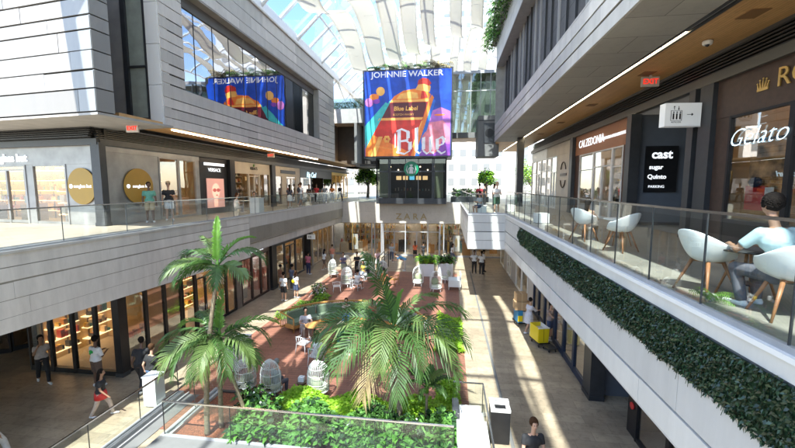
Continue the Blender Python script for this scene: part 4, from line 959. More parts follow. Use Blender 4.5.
# azimuths: 0=+X (picture right), 90=away, 180=left, 270=towards camera
palm('large leaning dark green palm with the widest crown, centre of the planter', -1.3, 9.9, .17, 3.0,
     [(150, 74, 2.3, 30, A), (75, 78, 1.3, 60, B_), (110, 60, 1.6, 60, B_), (40, 58, 1.9, 90, C_), (12, 48, 2.4, 100, A), (-10, 34, 2.5, 105, A), (-33, 38, 2.4, 120, C_), (-60, 30, 2.4, 115, A), (-92, 35, 2.3, 125, C_), (-122, 28, 2.6, 110, A), (-148, 38, 2.6, 120, C_),
      (-172, 30, 2.7, 105, A), (168, 45, 2.5, 115, A), (145, 38, 2.2, 100, C_), (-22, 5, 2.4, 80, A), (-158, 0, 2.4, 75, A), (190, 12, 2.5, 90, A), (-78, 2, 2.3, 75, A), (-108, -8, 2.2, 65, M_dry)],
     lean=(-.2, .1), stems=[(-.35, .25, .8)], ll=.82)
palm('tallest slender palm at left of the planter with airy crown', -6.65, 8.95, .17, 4.75,
     [(120, 80, 1.6, 40, B_), (60, 62, 1.5, 80, B_), (15, 52, 1.6, 125, A), (-20, 25, 1.3, 90, C_), (-60, 25, 1.4, 105, A), (-110, 30, 1.5, 110, A), (-140, 32, 1.6, 105, C_), (-170, 38, 1.7, 115, C_), (165, 45, 1.7, 115, A), (140, 60, 1.6, 95, C_), (185, 12, 1.5, 95, A)],
     lean=(.2, .55), r0=.07, r1=.042, ll=.55)
palm('shorter full palm in front of the tall slender one, left of the planter', -6.45, 9.3, .17, 2.75,
     [(115, 72, 1.6, 55, B_), (25, 38, 1.8, 80, B_), (0, 42, 1.8, 115, A), (-25, 28, 1.8, 115, C_), (-50, 22, 1.8, 115, A), (-80, 15, 1.7, 110, C_), (-110, 20, 1.8, 115, A), (-135, 22, 1.9, 115, C_), (-160, 32, 1.9, 120, A), (172, 38, 1.8, 110, B_), (145, 50, 1.6, 90, A), (-95, -5, 1.6, 75, A), (-150, 0, 1.6, 85, A), (-10, 0, 1.6, 75, A)],
     lean=(-.05, .2), r0=.065, r1=.042, stems=[(.75, .25, .8)], ll=.66)
palm('knee high young palm under the right side of the big palm', -.55, 10.1, .17, 1.3,
     [(20, 50, .8, 80, A), (80, 60, .8, 60, A), (140, 50, .8, 80, A), (200, 50, .8, 80, A), (260, 40, .8, 80, A), (320, 40, .8, 90, A), (350, 70, .8, 60, C_)], r0=.035, r1=.03, ll=.32)

# ------------------------------------------------------------------ furniture
def shell_chair(label, x, y, z, rz, group='white tub chairs on the café terrace'):
    t = thing('tub_chair', label, 'chair', (x, y, z), rz, group); t.scale = (1.15,)*3   # faces local +Y
    b = MB(); NU, NV = 28, 9; k0 = 0
    for i in range(NU):
        a0 = 2*PI*i/NU
        back = max(0, -math.sin(a0)); arm = abs(math.cos(a0)); hh = .24+.20*back**1.2 if math.sin(a0) <= .3 else .24-.19*min(1, (math.sin(a0)-.3)/.5)
        if math.sin(a0) > .8: hh = .05
        for j in range(NV):
            v = j/(NV-1); q = v**.7
            r = .27*q*(1+.12*v) ; zz_ = .44+hh*(v**2.4)
            b.v.append((r*1.05*math.cos(a0), r*(1.0+.08*back)*math.sin(a0)-.02, zz_))
    for i in range(NU):
        for j in range(NV-1):
            a0 = i*NV+j; a1 = ((i+1) % NU)*NV+j; b.f.append((a0, a0+1, a1+1, a1)); b.m.append(b.mi(M_shell)); b.sm.append(True)
    o = b.make('shell', t); md = o.modifiers.new('s', 'SOLIDIFY'); md.thickness = .018; md2 = o.modifiers.new('ss', 'SUBSURF'); md2.levels = 1; md2.render_levels = 1
    b = MB(); b.tube([(-.14, -.12, .43), (.14, .12, .43)], .018, M_legw, 6); b.tube([(.14, -.12, .43), (-.14, .12, .43)], .018, M_legw, 6); b.make('seat_frame', t)
    for sx in (-1, 1):
        for sy in (-1, 1):
            b = MB(); b.tube([(sx*.12, sy*.11, .435), (sx*.25, sy*.24, 0)], [.024, .013], M_legw, 8); b.make('leg', t)
    return t
Z5 = 5.5
shell_chair('white tub chair with wooden legs in full sun, left of the man in pale blue', 3.98, 6.25, Z5, R(-75))
shell_chair('white tub chair under the man in the pale blue tee shirt', 4.22, 5.12, Z5, R(-12))
shell_chair('empty white tub chair turned away, beside the small white terrace table', 4.35, 10.0, Z5, R(30))
shell_chair('white tub chair under the seated woman at the small white terrace table', 4.1, 11.9, Z5, R(-60))
def round_table(label, x, y, z, r, h, top, leg, kind='legs', group=None):
    t = thing('round_table', label, 'table', (x, y, z), 0, group)
    b = MB(); b.lathe([(r-.02, h-.03), (r, h-.02), (r, h-.006), (r-.01, h)], top, n=32); b.make('tabletop', t)
    if kind == 'legs':
        for i in range(4):
            a0 = PI/4+i*PI/2; b = MB(); b.tube([(.12*math.cos(a0), .12*math.sin(a0), h-.03), (r*.85*math.cos(a0), r*.85*math.sin(a0), 0)], [.02, .016], leg, 8); b.make('leg', t)
        b = MB(); b.lathe([(r*.45, .22), (r*.45, .235)], M_char, n=20); b.make('lower_disc', t)
    else:
        b = MB(); b.lathe([(.22, 0), (.22, .015), (.03, .03), (.03, h-.03)], leg, n=16); b.make('pedestal', t)
    return t
round_table('dark round table with wooden legs in front of the man in pale blue', 4.35, 5.98, Z5, .40, .74, M_char, M_legw)
round_table('small white round table before the seated woman on the terrace', 4.75, 11.1, Z5, .4, .74, M_wht, M_legw)
t = thing('potted_grass', 'small tuft of bright leaves by the terrace glass', 'plant', (3.75, 5.75, Z5))
b = MB(); palm_small(b, (0, 0, .05), 10, .28, M_palm2); b.make('foliage', t); b = MB(); b.lathe([(.06, 0), (.08, .1)], M_conc); b.make('pot', t)
def cube_seat(label, x, y, z):
    t = thing('cube_seat', label, 'seat', (x, y, z), 0, 'white cube seats'); b = MB(); b.box(-.28, .28, -.28, .28, .03, .45, M_wht); b.make('body', t); b = MB(); b.box(-.25, .25, -.25, .25, 0, .03, M_char); b.make('plinth', t)
cube_seat('white cube seat under the man in grey at the terrace corner', 1.95, 22.8, Z5)
cube_seat('empty white cube seat right of the standing man at the terrace corner', 3.9, 24.5, Z5)
cube_seat('white cube seat half way along the terrace glass', 4.1, 17.2, Z5)
for i, (x, y) in enumerate(((-9.2, 26.0), (-12.9, 21.9), (-12.2, 31.5))):
    t = round_table('white round walkway table, %s' % ['by the man with a backpack', 'beside the seated pair before the cream shop', 'in front of the surf shop'][i], max(x, -13) if i else -12.6, y if i else 28.2, Z5, .4, .74, M_wht, M_wht, 'ped', 'white tables on the left walkway')
t = thing('white_counter', 'white plinth block between the seated pair and the glass, left walkway', 'counter', (-11.6, 21.2, Z5)); b = MB(); b.box(-.3, .3, -.3, .3, 0, .9, M_wht); b.make('body', t); b = MB(); b.box(-.33, .33, -.33, .33, .9, .94, M_wht); b.make('top', t)

# cage chairs
M_wire = mat('white_wicker', (.72, .73, .70), .6)
def cage_chair(label, x, y, rz, s=1.):
    t = thing('cage_chair', label, 'chair', (x, y, .012), rz, 'white cage lounge chairs'); t.scale = (s,)*3   # opens to local +Y
    b = MB(); rr = .40
    n = 26
    for i in range(n):
        a0 = R(160)+R(220)*i/(n-1); cx, cy = math.cos(a0), math.sin(a0)
        prof_ = [(1, .30), (1.0, .8), (.96, 1.05), (.8, 1.25), (.5, 1.38), (.12, 1.43)]
        b.tube([(rr*q*cx, rr*q*cy, z) for q, z in prof_], .009, M_wire, 4)
    for z, q in ((.32, 1), (.62, 1.01), (.95, .99), (1.2, .86)):
        b.tube([(rr*q*math.cos(R(155)+R(230)*i/20), rr*q*math.sin(R(155)+R(230)*i/20), z) for i in range(21)], .014, M_wire, 5)
    b.tube([(rr*math.cos(R(160)), rr*math.sin(R(160)), .3), (rr*math.cos(R(160)), rr*math.sin(R(160)), .9), (-rr*.6, .1, 1.28), (0, 0, 1.44), (rr*.6, .1, 1.28), (rr*math.cos(R(20)), rr*math.sin(R(20)), .9), (rr*math.cos(R(20)), rr*math.sin(R(20)), .3)], .02, M_wire, 6)
    b.make('cage', t)
    b = MB(); b.lathe([(rr*.98, .27), (rr, .29), (rr, .33), (rr*.98, .35)], M_wire, n=24); b.make('seat', t)
    b = MB(); b.lathe([(.33, .35), (.36, .38), (.36, .44), (.3, .47)], mat('cushion_cream', (.6, .62, .5), .9), n=20); b.ball((0, -.2, .68), .24, mat('cushion_olive', (.34, .38, .24), .9), 12, 8, (1.1, .35, 1)); b.make('cushion', t)
    for k in range(4):
        a0 = PI/4+k*PI/2; b = MB(); b.tube([(.33*math.cos(a0), .33*math.sin(a0), .3), (.38*math.cos(a0), .38*math.sin(a0), 0)], .022, M_wht, 6); b.make('leg', t)
    return t
c0 = cage_chair('white cage chair seen from behind, directly above the wooden stool on its right side', -4.3, 11.45, R(-8), .9)
cage_chair('white cage chair left of the stool, with a person in it', -5.9, 11.3, R(-30), .9)
cage_chair('white cage chair mostly hidden behind the shorter left palm', -6.9, 11.4, R(40), .85)
cage_chair('lone white cage chair beside the left stone path', -8.9, 27.6, R(-60))
cage_chair('white cage chair left of the black haired seated pair, far group', -7.1, 25.0, R(-20))
cage_chair('white cage chair right of the seated pair, far group', -5.9, 27.2, R(100))
cage_chair('white cage chair alone in front of the stroller', -2.1, 25.9, R(180))
cage_chair('white cage chair left of the white planter boxes', -.8, 24.6, R(200))
def arm_chair(label, x, y, rz, m, wood=False, group='light chairs on the deck'):
    t = thing('dining_chair', label, 'chair', (x, y, .012), rz, group)
    b = MB(); b.box(-.23, .23, -.22, .22, .42, .46, m); b.make('seat', t)
    b = MB()
    b.tube([(-.26, .18, .66), (-.28, -.1, .68), (-.2, -.25, .76), (0, -.29, .8), (.2, -.25, .76), (.28, -.1, .68), (.26, .18, .66)], .02, m, 6)
    for u in (-.15, -.05, .05, .15): b.tube([(u, -.23, .46), (u*1.1, -.27, .78)], .012, m, 5)
    b.make('backrest', t)
    for sx in (-1, 1):
        for sy in (-1, 1): b = MB(); b.tube([(sx*.21, sy*.2, .44), (sx*.25, sy*.24, 0)], .017, m, 6); b.tube([(sx*.25, .15*sy, .44), (sx*.27, sy*.15, .67)], .012, m, 5); b.make('leg', t)
    return t
arm_chair('empty white armchair left of the round wooden table', -6.1, 14.6, R(-15), M_wht)
arm_chair('wooden chair of the woman in the straw hat', -4.7, 14.9, R(75), M_twood)
arm_chair('second wooden chair just below the straw hat woman', -4.6, 13.9, R(95), M_twood)
arm_chair('wooden chair behind the big palm, left one of the far pair', -4.6, 25.5, R(-30), M_twood)
arm_chair('wooden chair behind the big palm, right one of the far pair', -3.8, 25.9, R(60), M_twood)
arm_chair('white chair peeping out right of the big palm fronds', -2.1, 14.2, R(0), M_wht)
t = thing('white_sofa', 'white two seat armchair beside the white planter boxes', 'armchair', (.45, 25.6, .012), R(90))
b = MB(); b.box(-.5, .5, -.4, .4, .25, .42, M_wht); b.make('seat', t); b = MB(); b.box(-.5, .5, -.46, -.38, .25, 1.15, M_wire); b.box(-.56, -.5, -.4, .4, .25, .7, M_wire); b.box(.5, .56, -.4, .4, .25, .7, M_wire); b.make('backrest', t)
for sx in (-1, 1):
    for sy in (-1, 1): b = MB(); b.tube([(sx*.45, sy*.35, .25), (sx*.47, sy*.37, 0)], .025, M_wht, 6); b.make('leg', t)
b = MB(); b.box(-.45, .0, -.3, .3, .42, .5, M_blue); b.make('cushion', t)
round_table('round orange wood table beside the curved bench', -6.1, 15.9, .012, .42, .74, M_twood, M_char, 'ped')
round_table('low white table in the far chair group', -6.4, 26.0, .012, .35, .5, M_wht, M_wht, 'ped')
t = thing('turned_stool', 'dark turned wooden stool between the two near cage chairs', 'stool', (-4.95, 11.6, .012))
b = MB(); b.lathe([(.17, 0), (.18, .04), (.10, .10), (.18, .2), (.10, .28), (.18, .38), (.18, .43)], mat('stool_wood', (.12, .07, .04), .4, 0, .3, 8), n=20); b.make('body', t)
t = thing('napkin_box', 'white napkin box on the dark turned stool', 'box', (-4.95, 11.6, .445)); b = MB(); b.box(-.1, .1, -.08, .08, 0, .16, M_wht); b.make('body', t); b = MB(); b.box(-.04, .04, -.02, .02, .16, .2, M_wht); b.make('napkin', t)

# curved bench
t = thing('curved_bench', 'long curved bench with sage green cushions and wooden slatted back', 'bench', (-4.6, 15.3, .012))
def arc(mb, r0, r1, z0, z1, a0, a1, m, n=36):
    for i in range(n):
        p, q = R(a0+(a1-a0)*i/n), R(a0+(a1-a0)*(i+1)/n)
        c = [(r0*math.cos(p), r0*math.sin(p)), (r1*math.cos(p), r1*math.sin(p)), (r1*math.cos(q), r1*math.sin(q)), (r0*math.cos(q), r0*math.sin(q))]
        lo = [(x, y, z0) for x, y in c]; hi = [(x, y, z1) for x, y in c]
        mb.face(hi, m); mb.face(lo[::-1], m); mb.face([lo[0], lo[3], hi[3], hi[0]], m); mb.face([lo[1], hi[1], hi[2], lo[2]], m)
        if i == 0: mb.face([lo[0], hi[0], hi[1], lo[1]], m)
        if i == n-1: mb.face([lo[3], lo[2], hi[2], hi[3]], m)
b = MB(); arc(b, 3.1, 3.75, .14, .3, 155, 25, M_twood); b.make('base', t)
for i in range(5):
    b = MB(); a0 = 153-i*25.4; arc(b, 3.08, 3.72, .31, .47, a0, a0-24.8, M_green, 10); b.make('seat_cushion', t)
    b = MB(); arc(b, 3.62, 3.80, .475, .86, a0-.5, a0-24.3, M_green, 10); b.make('back_cushion', t)
b = MB(); arc(b, 3.95, 4.03, .86, .93, 156, 24, M_twood); arc(b, 3.95, 4.03, .1, .16, 156, 24, M_twood)
for i in range(95):
    a0 = R(156-132*i/94); b.tube([(3.99*math.cos(a0), 3.99*math.sin(a0), .13), (3.99*math.cos(a0), 3.99*math.sin(a0), .88)], .02, M_alu if i % 6 else M_twood, 4)
for a0 in (156, 24): b.tube([(3.05*math.cos(R(a0)), 3.05*math.sin(R(a0)), .7), (3.99*math.cos(R(a0)), 3.99*math.sin(R(a0)), .9)], .035, M_twood, 6); b.tube([(3.05*math.cos(R(a0)), 3.05*math.sin(R(a0)), 0), (3.05*math.cos(R(a0)), 3.05*math.sin(R(a0)), .7)], .035, M_twood, 6)
b.make('slatted_back', t)

# planter boxes far
for i, (x, y) in enumerate(((-1.7, 29.3), (-.2, 29.6))):
    t = thing('planter_box', 'white square planter box with leafy plants, %s one of the pair near the store doors' % ['left', 'right'][i], 'planter', (x, y, .012), 0, 'white planter boxes')
    b = MB(); b.box(-.6, .6, -.5, .5, 0, 1.0, M_wht); b.make('box', t); b = MB(); b.box(-.55, .55, -.45, .45, 1, 1.01, M_mulch); b.make('soil', t)
    b = MB(); foliage(b, 350, lambda: (U(-.6, .6), U(-.5, .5), U(1.0, 1.45)), (.25, .6), (.08, .15), (M_leaf, M_dleaf2) if i else (M_lime, M_leaf)); b.make('foliage', t)
t = bush('potted_plant', 'leafy plant with pale flowers beside the left stone path', 'plant', (-8.3, 22.6, 0), 240, (.4, .4, .7), (.2, .4), (.06, .12), (M_leaf, M_wht, M_dleaf2))
t = bush('potted_plant', 'leafy plant beyond the lone cage chair, near the store windows', 'plant', (-7.2, 31.6, 0), 240, (.5, .4, .8), (.2, .4), (.06, .12), (M_leaf, M_dleaf2))
t = thing('handrail', 'black stair handrail behind the big palm', 'handrail', (-5.6, 28.8, 0))
b = MB()
for k in range(2): b.tube([(0, k*3.2, 0), (0, k*3.2, 1.4)], .04, M_black, 6); b.tube([(.35, k*3.2, 0), (.35, k*3.2, 1.4)], .04, M_black, 6)
b.tube([(0, 0, 1.4), (0, 3.2, 1.4)], .035, M_black, 6); b.tube([(.35, 0, 1.4), (.35, 3.2, 1.4)], .035, M_black, 6); b.tube([(0, 0, .7), (0, 3.2, .7)], .02, M_black, 6); b.make('rail', t)

# pit + white cabinets left, counters right
t = thing('pit_ledge', 'pale ledge with channel between the two lower left balustrades', 'ledge', (-9.1, 3, 0))
b = MB(); b.box(-.12, .14, 0, 8, 0, .12, M_alu2); b.box(.14, .72, 0, 8, 0, .02, M_dconc); b.box(.3, .34, 0, 8, .02, .1, M_alu3); b.make('kerb', t)
def cabinet(label, x0, x1, y0, y1, h):
    t = thing('white_cabinet', label, 'cabinet', ((x0+x1)/2, (y0+y1)/2, 0), 0, 'white cabinets'); a, c = (x1-x0)/2, (y1-y0)/2
    b = MB(); b.box(-a, a, -c, c, .05, h, M_wht); b.make('body', t); b = MB(); b.box(-a-.02, a+.02, -c-.02, c+.02, h, h+.04, M_shell); b.make('top', t); b = MB(); b.box(-a+.03, a-.03, -c+.03, c-.03, 0, .05, M_char); b.make('plinth', t)
    b = MB(); b.box(-a+.04, a-.04, -c-.012, -c, .12, h-.06, M_white); b.make('door', t)
cabinet('white cabinet behind the long glass balustrade, near the person in denim shorts', -9.7, -9.25, 10.1, 10.5, 1.0)
cabinet('white cabinet half hidden by the shorter left palm', -8.5, -7.9, 12.6, 13.6, 1.1)
cabinet('white counter nearest the bottom edge, beside the litter bin', .3, 1.02, 8.3, 9.2, 1.05)
cabinet('white counter right behind the nearest one beside the litter bin', .4, .95, 9.4, 10.2, .85)
t = thing('litter_bin', 'tall black litter bin with a pale grey top on the tiled path', 'bin', (1.5, 10.15, 0))
b = MB(); b.box(-.26, .26, -.26, .26, .04, .95, M_black); b.make('body', t); b = MB(); b.box(-.27, .27, -.27, .27, .95, 1.03, M_alu); b.box(-.27, .27, .05, .27, 1.03, 1.06, M_wht); b.make('lid', t)
b = MB(); b.box(-.15, .15, -.2, -.02, 1.03, 1.035, M_black); b.box(-.14, .14, .12, .15, 1.06, 1.065, M_black); b.make('opening', t); b = MB(); b.box(-.24, .24, -.24, .24, 0, .04, M_char); b.make('plinth', t)

# carts
def wheels(t, xs, ys):
    for x in xs:
        for y in ys:
            b = MB(); b.tube([(x-.02, y, .07), (x+.02, y, .07)], .07, M_black, 14); b.tube([(x, y, .09), (x, y, .2)], .015, M_chrome, 5); b.make('wheel', t)
t = thing('laundry_cart', 'yellow wheeled bin cart with pale liner pushed past the navy shop', 'cart', (4.15, 16.9, 0), R(15)); t.scale = (.62, .7, .9)
b = MB(); b.prism([(-.36, .25), (.36, .25), (.42, 1.0), (-.42, 1.0)], -.55, -.5, M_yel); b.box(-.42, -.38, -.5, .5, .28, 1.0, M_yel); b.box(.38, .42, -.5, .5, .28, 1.0, M_wht); b.box(-.42, .42, .5, .55, .28, 1.0, M_yel); b.box(-.38, .38, -.5, .5, .26, .3, M_yel); b.make('bin', t)
b = MB(); b.box(-.38, .38, -.49, .49, .55, .8, mat('canvas_liner', (.6, .56, .48), .9, 0, .1)); b.box(-.44, .44, -.57, -.54, .97, 1.02, M_wht); b.box(-.01, .01, -.56, -.55, .3, .97, M_black); b.make('liner', t)
b = MB(); b.box(-.4, .5, -.6, .6, .2, .25, M_black); b.tube([(-.4, .6, .2), (-.4, .6, 1.1), (.4, .6, 1.1), (.4, .6, .2)], .02, M_chrome, 6); b.make('frame', t); wheels(t, (-.3, .35), (-.45, .45))
t = thing('flatbed_trolley', 'low black wheeled trolley right of the yellow cart', 'trolley', (4.45, 16.3, 0), R(20)); t.scale = (.7,)*3; b = MB(); b.box(-.3, .3, -.4, .4, .2, .26, M_char); b.make('bed', t); wheels(t, (-.22, .22), (-.3, .3))
t = thing('cleaning_cart', 'blue and yellow cart under the stacked cardboard boxes', 'cart', (3.75, 19.2, 0), R(10)); t.scale = (.75, .75, 1); b = MB(); b.box(-.35, .35, -.45, .45, .18, .24, M_black); b.make('bed', t); b = MB(); b.box(-.33, .0, -.42, .42, .24, .85, M_blue); b.box(.01, .33, -.42, .42, .24, .8, M_alu); b.make('bin', t); b = MB(); b.box(-.34, -.02, -.44, -.42, .3, .6, M_yel); b.make('lid', t); wheels(t, (-.28, .28), (-.35, .35))
for i, (dx, dz, w, lab) in enumerate(((0, .87, .5, 'large cardboard box lowest on the blue cart'), (-.05, 1.30, .38, 'cardboard box on top of the large one on the blue cart'), (.55, .95, .3, 'small cardboard box at the side of the stack on the blue cart'))):
    t = thing('cardboard_box', lab, 'box', (3.75+dx*.5, 19.2, dz), R(8*i), 'cardboard boxes on the cart'); b = MB(); b.box(-w*.7, w*.7, -w*.6, w*.6, 0, .42 if i < 2 else .3, M_card); b.make('carton', t); b = MB(); b.box(-.03, .03, -w*.6-.003, w*.6+.003, -.0, .4245 if i < 2 else .3045, mat('brown_tape', (.5, .36, .2), .4)); b.make('tape', t)
# stroller
t = thing('stroller', 'black baby stroller in front of the store doors', 'stroller', (-2.2, 31.3, 0), R(50))
b = MB(); b.tube([(-.25, -.4, .15), (-.25, .3, 1.0)], .02, M_black, 6); b.tube([(.25, -.4, .15), (.25, .3, 1.0)], .02, M_black, 6); b.tube([(-.25, .3, 1.0), (.25, .3, 1.0)], .025, M_black, 6); b.tube([(-.25, .35, .12), (-.25, -.1, .6)], .02, M_black, 6); b.tube([(.25, .35, .12), (.25, -.1, .6)], .02, M_black, 6); b.make('frame', t)
b = MB(); b.ball((0, -.05, .6), .28, M_black, 12, 8, (.9, 1.1, .6)); b.make('seat', t); b = MB(); b.ball((0, .05, .85), .28, M_char, 12, 8, (.9, .9, .6)); b.make('canopy', t)
for sx in (-1, 1):
    for yy in (-.4, .35): b = MB(); b.tube([(sx*.28-.02, yy, .12), (sx*.28+.02, yy, .12)], .12, M_black, 14); b.make('wheel', t)
t = thing('smoke_detector', 'small white sensor under the wooden soffit near the lit strip end', 'sensor', (6.75, 11.3, 10.88)); b = MB(); b.lathe([(.1, 0), (.12, .05), (.12, .1)], M_wht, n=16); b.make('body', t); b = MB(); b.ball((0, 0, 0), .05, M_black, 8, 6); b.make('lens', t)

# ------------------------------------------------------------------ PEOPLE
def skinm(c): return mat('skin_%d' % int(c[0]*100), c, .55)
SK = [(.52, .31, .21), (.30, .165, .10), (.13, .07, .045), (.5, .3, .2)]
def cloth(name, c): return mat('cloth_'+name, c, .85, 0, .1, 12)
HAIR = {'black': (.015, .012, .01), 'brown': (.07, .035, .018), 'blond': (.4, .26, .12), 'grey': (.3, .3, .3)}
DG = None
def cap(mb, p, q, r0, r1, m, n=10):
    p, q = Vector(p), Vector(q); mb.tube([p, q], [r0, r1], m, n); mb.ball(p, r0, m, n, 7); mb.ball(q, r1, m, n, 7)
def remesh(mb, name, parent, vox, smooth=4, m=None):
    o = mb.make(name); md = o.modifiers.new('r', 'REMESH'); md.mode = 'VOXEL'; md.voxel_size = vox; md.use_smooth_shade = True
    s = o.modifiers.new('s', 'SMOOTH'); s.iterations = smooth; s.factor = .5
    me = bpy.data.meshes.new_from_object(o.evaluated_get(bpy.context.evaluated_depsgraph_get()))
    bpy.data.objects.remove(o); me.materials.clear(); me.materials.append(m); me.name = name
    me.polygons.foreach_set('material_index', [0]*len(me.polygons))
    k = bpy.data.objects.new(name, me); COL.objects.link(k); k.parent = parent
    return k
def person(label, x, y, z, rz, h=1.75, pose='stand', skin=0, hair='black', hairlen=0, top=(.8, .8, .8), bottom=(.1, .1, .15), bl='pants', tn='a', bn='a', sleeve=.6, arms='down', shoe=(.7, .7, .7), fem=False, group=None, near=False, extra=None, turn=0., bend=0.):
    """faces local -Y when rz=0 (towards the camera side)"""
    t = thing('person', label, 'person', (x, y, z), R(rz), group); s = h/1.75; t.scale = (s, s, s)
    skm = skinm(SK[skin]); hw = .165 if fem else .19; J = {}
    pel = .95 if pose != 'sit' else .52
    J['pel'] = Vector((0, 0, pel))
    lean = {'stand': 0, 'walk': -.03, 'sit': -.05, 'leanfwd': -.25}.get(pose, 0) - bend
    J['chest'] = J['pel']+Vector((0, lean*.8, .36 if bend < .3 else .22)); J['neck'] = J['pel']+Vector((0, lean*1.2, .52 if bend < .3 else .3)); J['head'] = J['neck']+Vector((0, -.03+lean*.5-(.08 if bend > .3 else 0), .16 if bend < .3 else .08))
    leg = {}
    for sd in (-1, 1):
        hp = J['pel']+Vector((sd*.095, 0, -.03))
        if pose == 'sit': kn = hp+Vector((sd*.05, -.43, 0)); an = Vector((sd*.13, kn.y+.03+(.06 if sd > 0 else 0), .09))
        elif pose == 'walk': kn = hp+Vector((sd*.01, -.17*sd+.0-.05, -.42)); an = Vector((sd*.1, -.3*sd, .09 if sd > 0 else .12)); 
        else: kn = hp+Vector((sd*.015, -.02, -.44)); an = Vector((sd*.12, 0, .09))
        leg[sd] = (hp, kn, an, an+Vector((sd*.03, -.15, -.05)))
    arm = {}
    for sd in (-1, 1):
        sh = J['neck']+Vector((sd*hw, 0, -.07))
        a = arms if isinstance(arms, str) else arms[0 if sd < 0 else 1]
        if a == 'down': el = sh+Vector((sd*.06, .03, -.28)); wr = el+Vector((sd*.01, -.06, -.24))
        elif a == 'swing': el = sh+Vector((sd*.06, .1*sd+.02, -.27)); wr = el+Vector((0, .08*sd-.12, -.2))
        elif a == 'fold': el = sh+Vector((sd*.07, -.03, -.27)); wr = el+Vector((-sd*.17, -.2, .07))
        elif a == 'phone': el = sh+Vector((sd*.05, -.06, -.27)); wr = el+Vector((-sd*.12, -.22, .08))
        elif a == 'table': el = sh+Vector((sd*.10, -.18, -.22)); wr = el+Vector((-sd*.14, -.22, .02))
        elif a == 'hip': el = sh+Vector((sd*.2, .05, -.2)); wr = el+Vector((-sd*.13, -.05, -.17))
        elif a == 'face': el = sh+Vector((sd*.06, -.16, -.2)); wr = el+Vector((-sd*.1, -.04, .24))
        elif a == 'push': el = sh+Vector((sd*.03, -.2, -.2)); wr = el+Vector((0, -.24, .0))
        else: el = sh+Vector((sd*.06, 0, -.28)); wr = el+Vector((0, -.05, -.24))
        arm[sd] = (sh, el, wr)
    b = MB(); m = skm
    cap(b, J['pel']+Vector((-.05, 0, 0)), J['pel']+Vector((.05, 0, 0)), .125, .125, m); cap(b, J['pel'], J['chest']+Vector((0, 0, -.1)), .12, .12, m)
    cap(b, J['chest']+Vector((-.07, 0, 0)), J['chest']+Vector((.07, 0, 0)), .115, .115, m); cap(b, J['chest'], J['neck']+Vector((0, 0, -.05)), .12, .07, m)
    cap(b, J['neck']+Vector((0, 0, -.05)), J['head'], .052, .05, m)
    hd = J['head']; ht = hd+Vector((0, -.01, .1))
    b.ball(ht, .1, m, 14, 12, (.78, .95, 1.18)); b.ball(ht+Vector((0, -.025, -.055)), .07, m, 12, 8, (.8, .85, .9)); b.tube([ht+Vector((0, -.09, .01)), ht+Vector((0, -.115, -.03))], [.009, .016], m, 6)
    for sd in (-1, 1): b.ball(ht+Vector((sd*.08, .01, -.01)), .026, m, 6, 5, (.45, .8, 1.2))
    for sd in (-1, 1):
        hp, kn, an, to = leg[sd]; cap(b, hp, kn, .085, .057, m); cap(b, kn, kn.lerp(an, .35), .055, .056, m); cap(b, kn.lerp(an, .35), an, .056, .035, m); cap(b, an, to, .037, .03, m)
        sh, el, wr = arm[sd]; cap(b, J['neck']+Vector((sd*.05, 0, -.06)), sh, .06, .055, m); cap(b, sh, el, .05, .038, m); cap(b, el, wr, .038, .025, m)
        d = (wr-el).normalized(); sv = Vector((1, 0, 0)) if abs(d.x) < .8 else Vector((0, 1, 0)); sv = (sv-d*sv.dot(d)).normalized(); nv = d.cross(sv)
        pc = wr+d*.05; cap(b, wr, pc+d*.02, .024, .03, m, 8)
        for f in range(4):
            r_ = wr+d*.08+sv*(f-1.5)*.02; l = (.062, .075, .07, .055)[f]; mid = r_+d*l*.55+nv*.008*(-1 if nv.y > 0 else 1); cap(b, r_, mid, .0105, .0095, m, 6); cap(b, mid, mid+d*l*.4-nv*.012*(1 if nv.y > 0 else -1), .0095, .008, m, 6)
        cap(b, wr+d*.03+sv*.022*-sd, wr+d*.07+sv*.05*-sd, .012, .009, m, 6)
    remesh(b, 'body', t, .0085 if near else .013, 2, skm)
    tm = cloth('top_'+tn, top); bm = cloth('bottom_'+bn, bottom)
    # top
    b = MB(); g_ = .022
    cap(b, J['pel']+Vector((-.055, 0, .06)), J['pel']+Vector((.055, 0, .06)), .125+g_, .125+g_, tm); cap(b, J['pel']+Vector((0, 0, .06)), J['chest'], .12+g_, .115+g_, tm)
    cap(b, J['chest']+Vector((-.08, 0, 0)), J['chest']+Vector((.08, 0, 0)), .115+g_, .115+g_, tm); cap(b, J['chest']+Vector((0, 0, .02)), J['neck']+Vector((0, 0, -.07)), .12+g_, .085, tm)
    for sd in (-1, 1):
        sh, el, wr = arm[sd]; cap(b, J['neck']+Vector((sd*.05, 0, -.08)), sh, .072, .066, tm)
        if sleeve > 0:
            e2 = sh.lerp(el, min(1, sleeve)); b.tube([sh, e2], [.072, .062], tm, 12); b.ball(sh, .07, tm, 10, 8)
            if sleeve > 1: cap(b, el, el.lerp(wr, (sleeve-1)*.9), .056, .042, tm)
    remesh(b, 'shirt', t, .014, 3, tm)
    b = MB()
    cap(b, J['pel']+Vector((-.055, 0, .03)), J['pel']+Vector((.055, 0, .03)), .143, .143, bm)
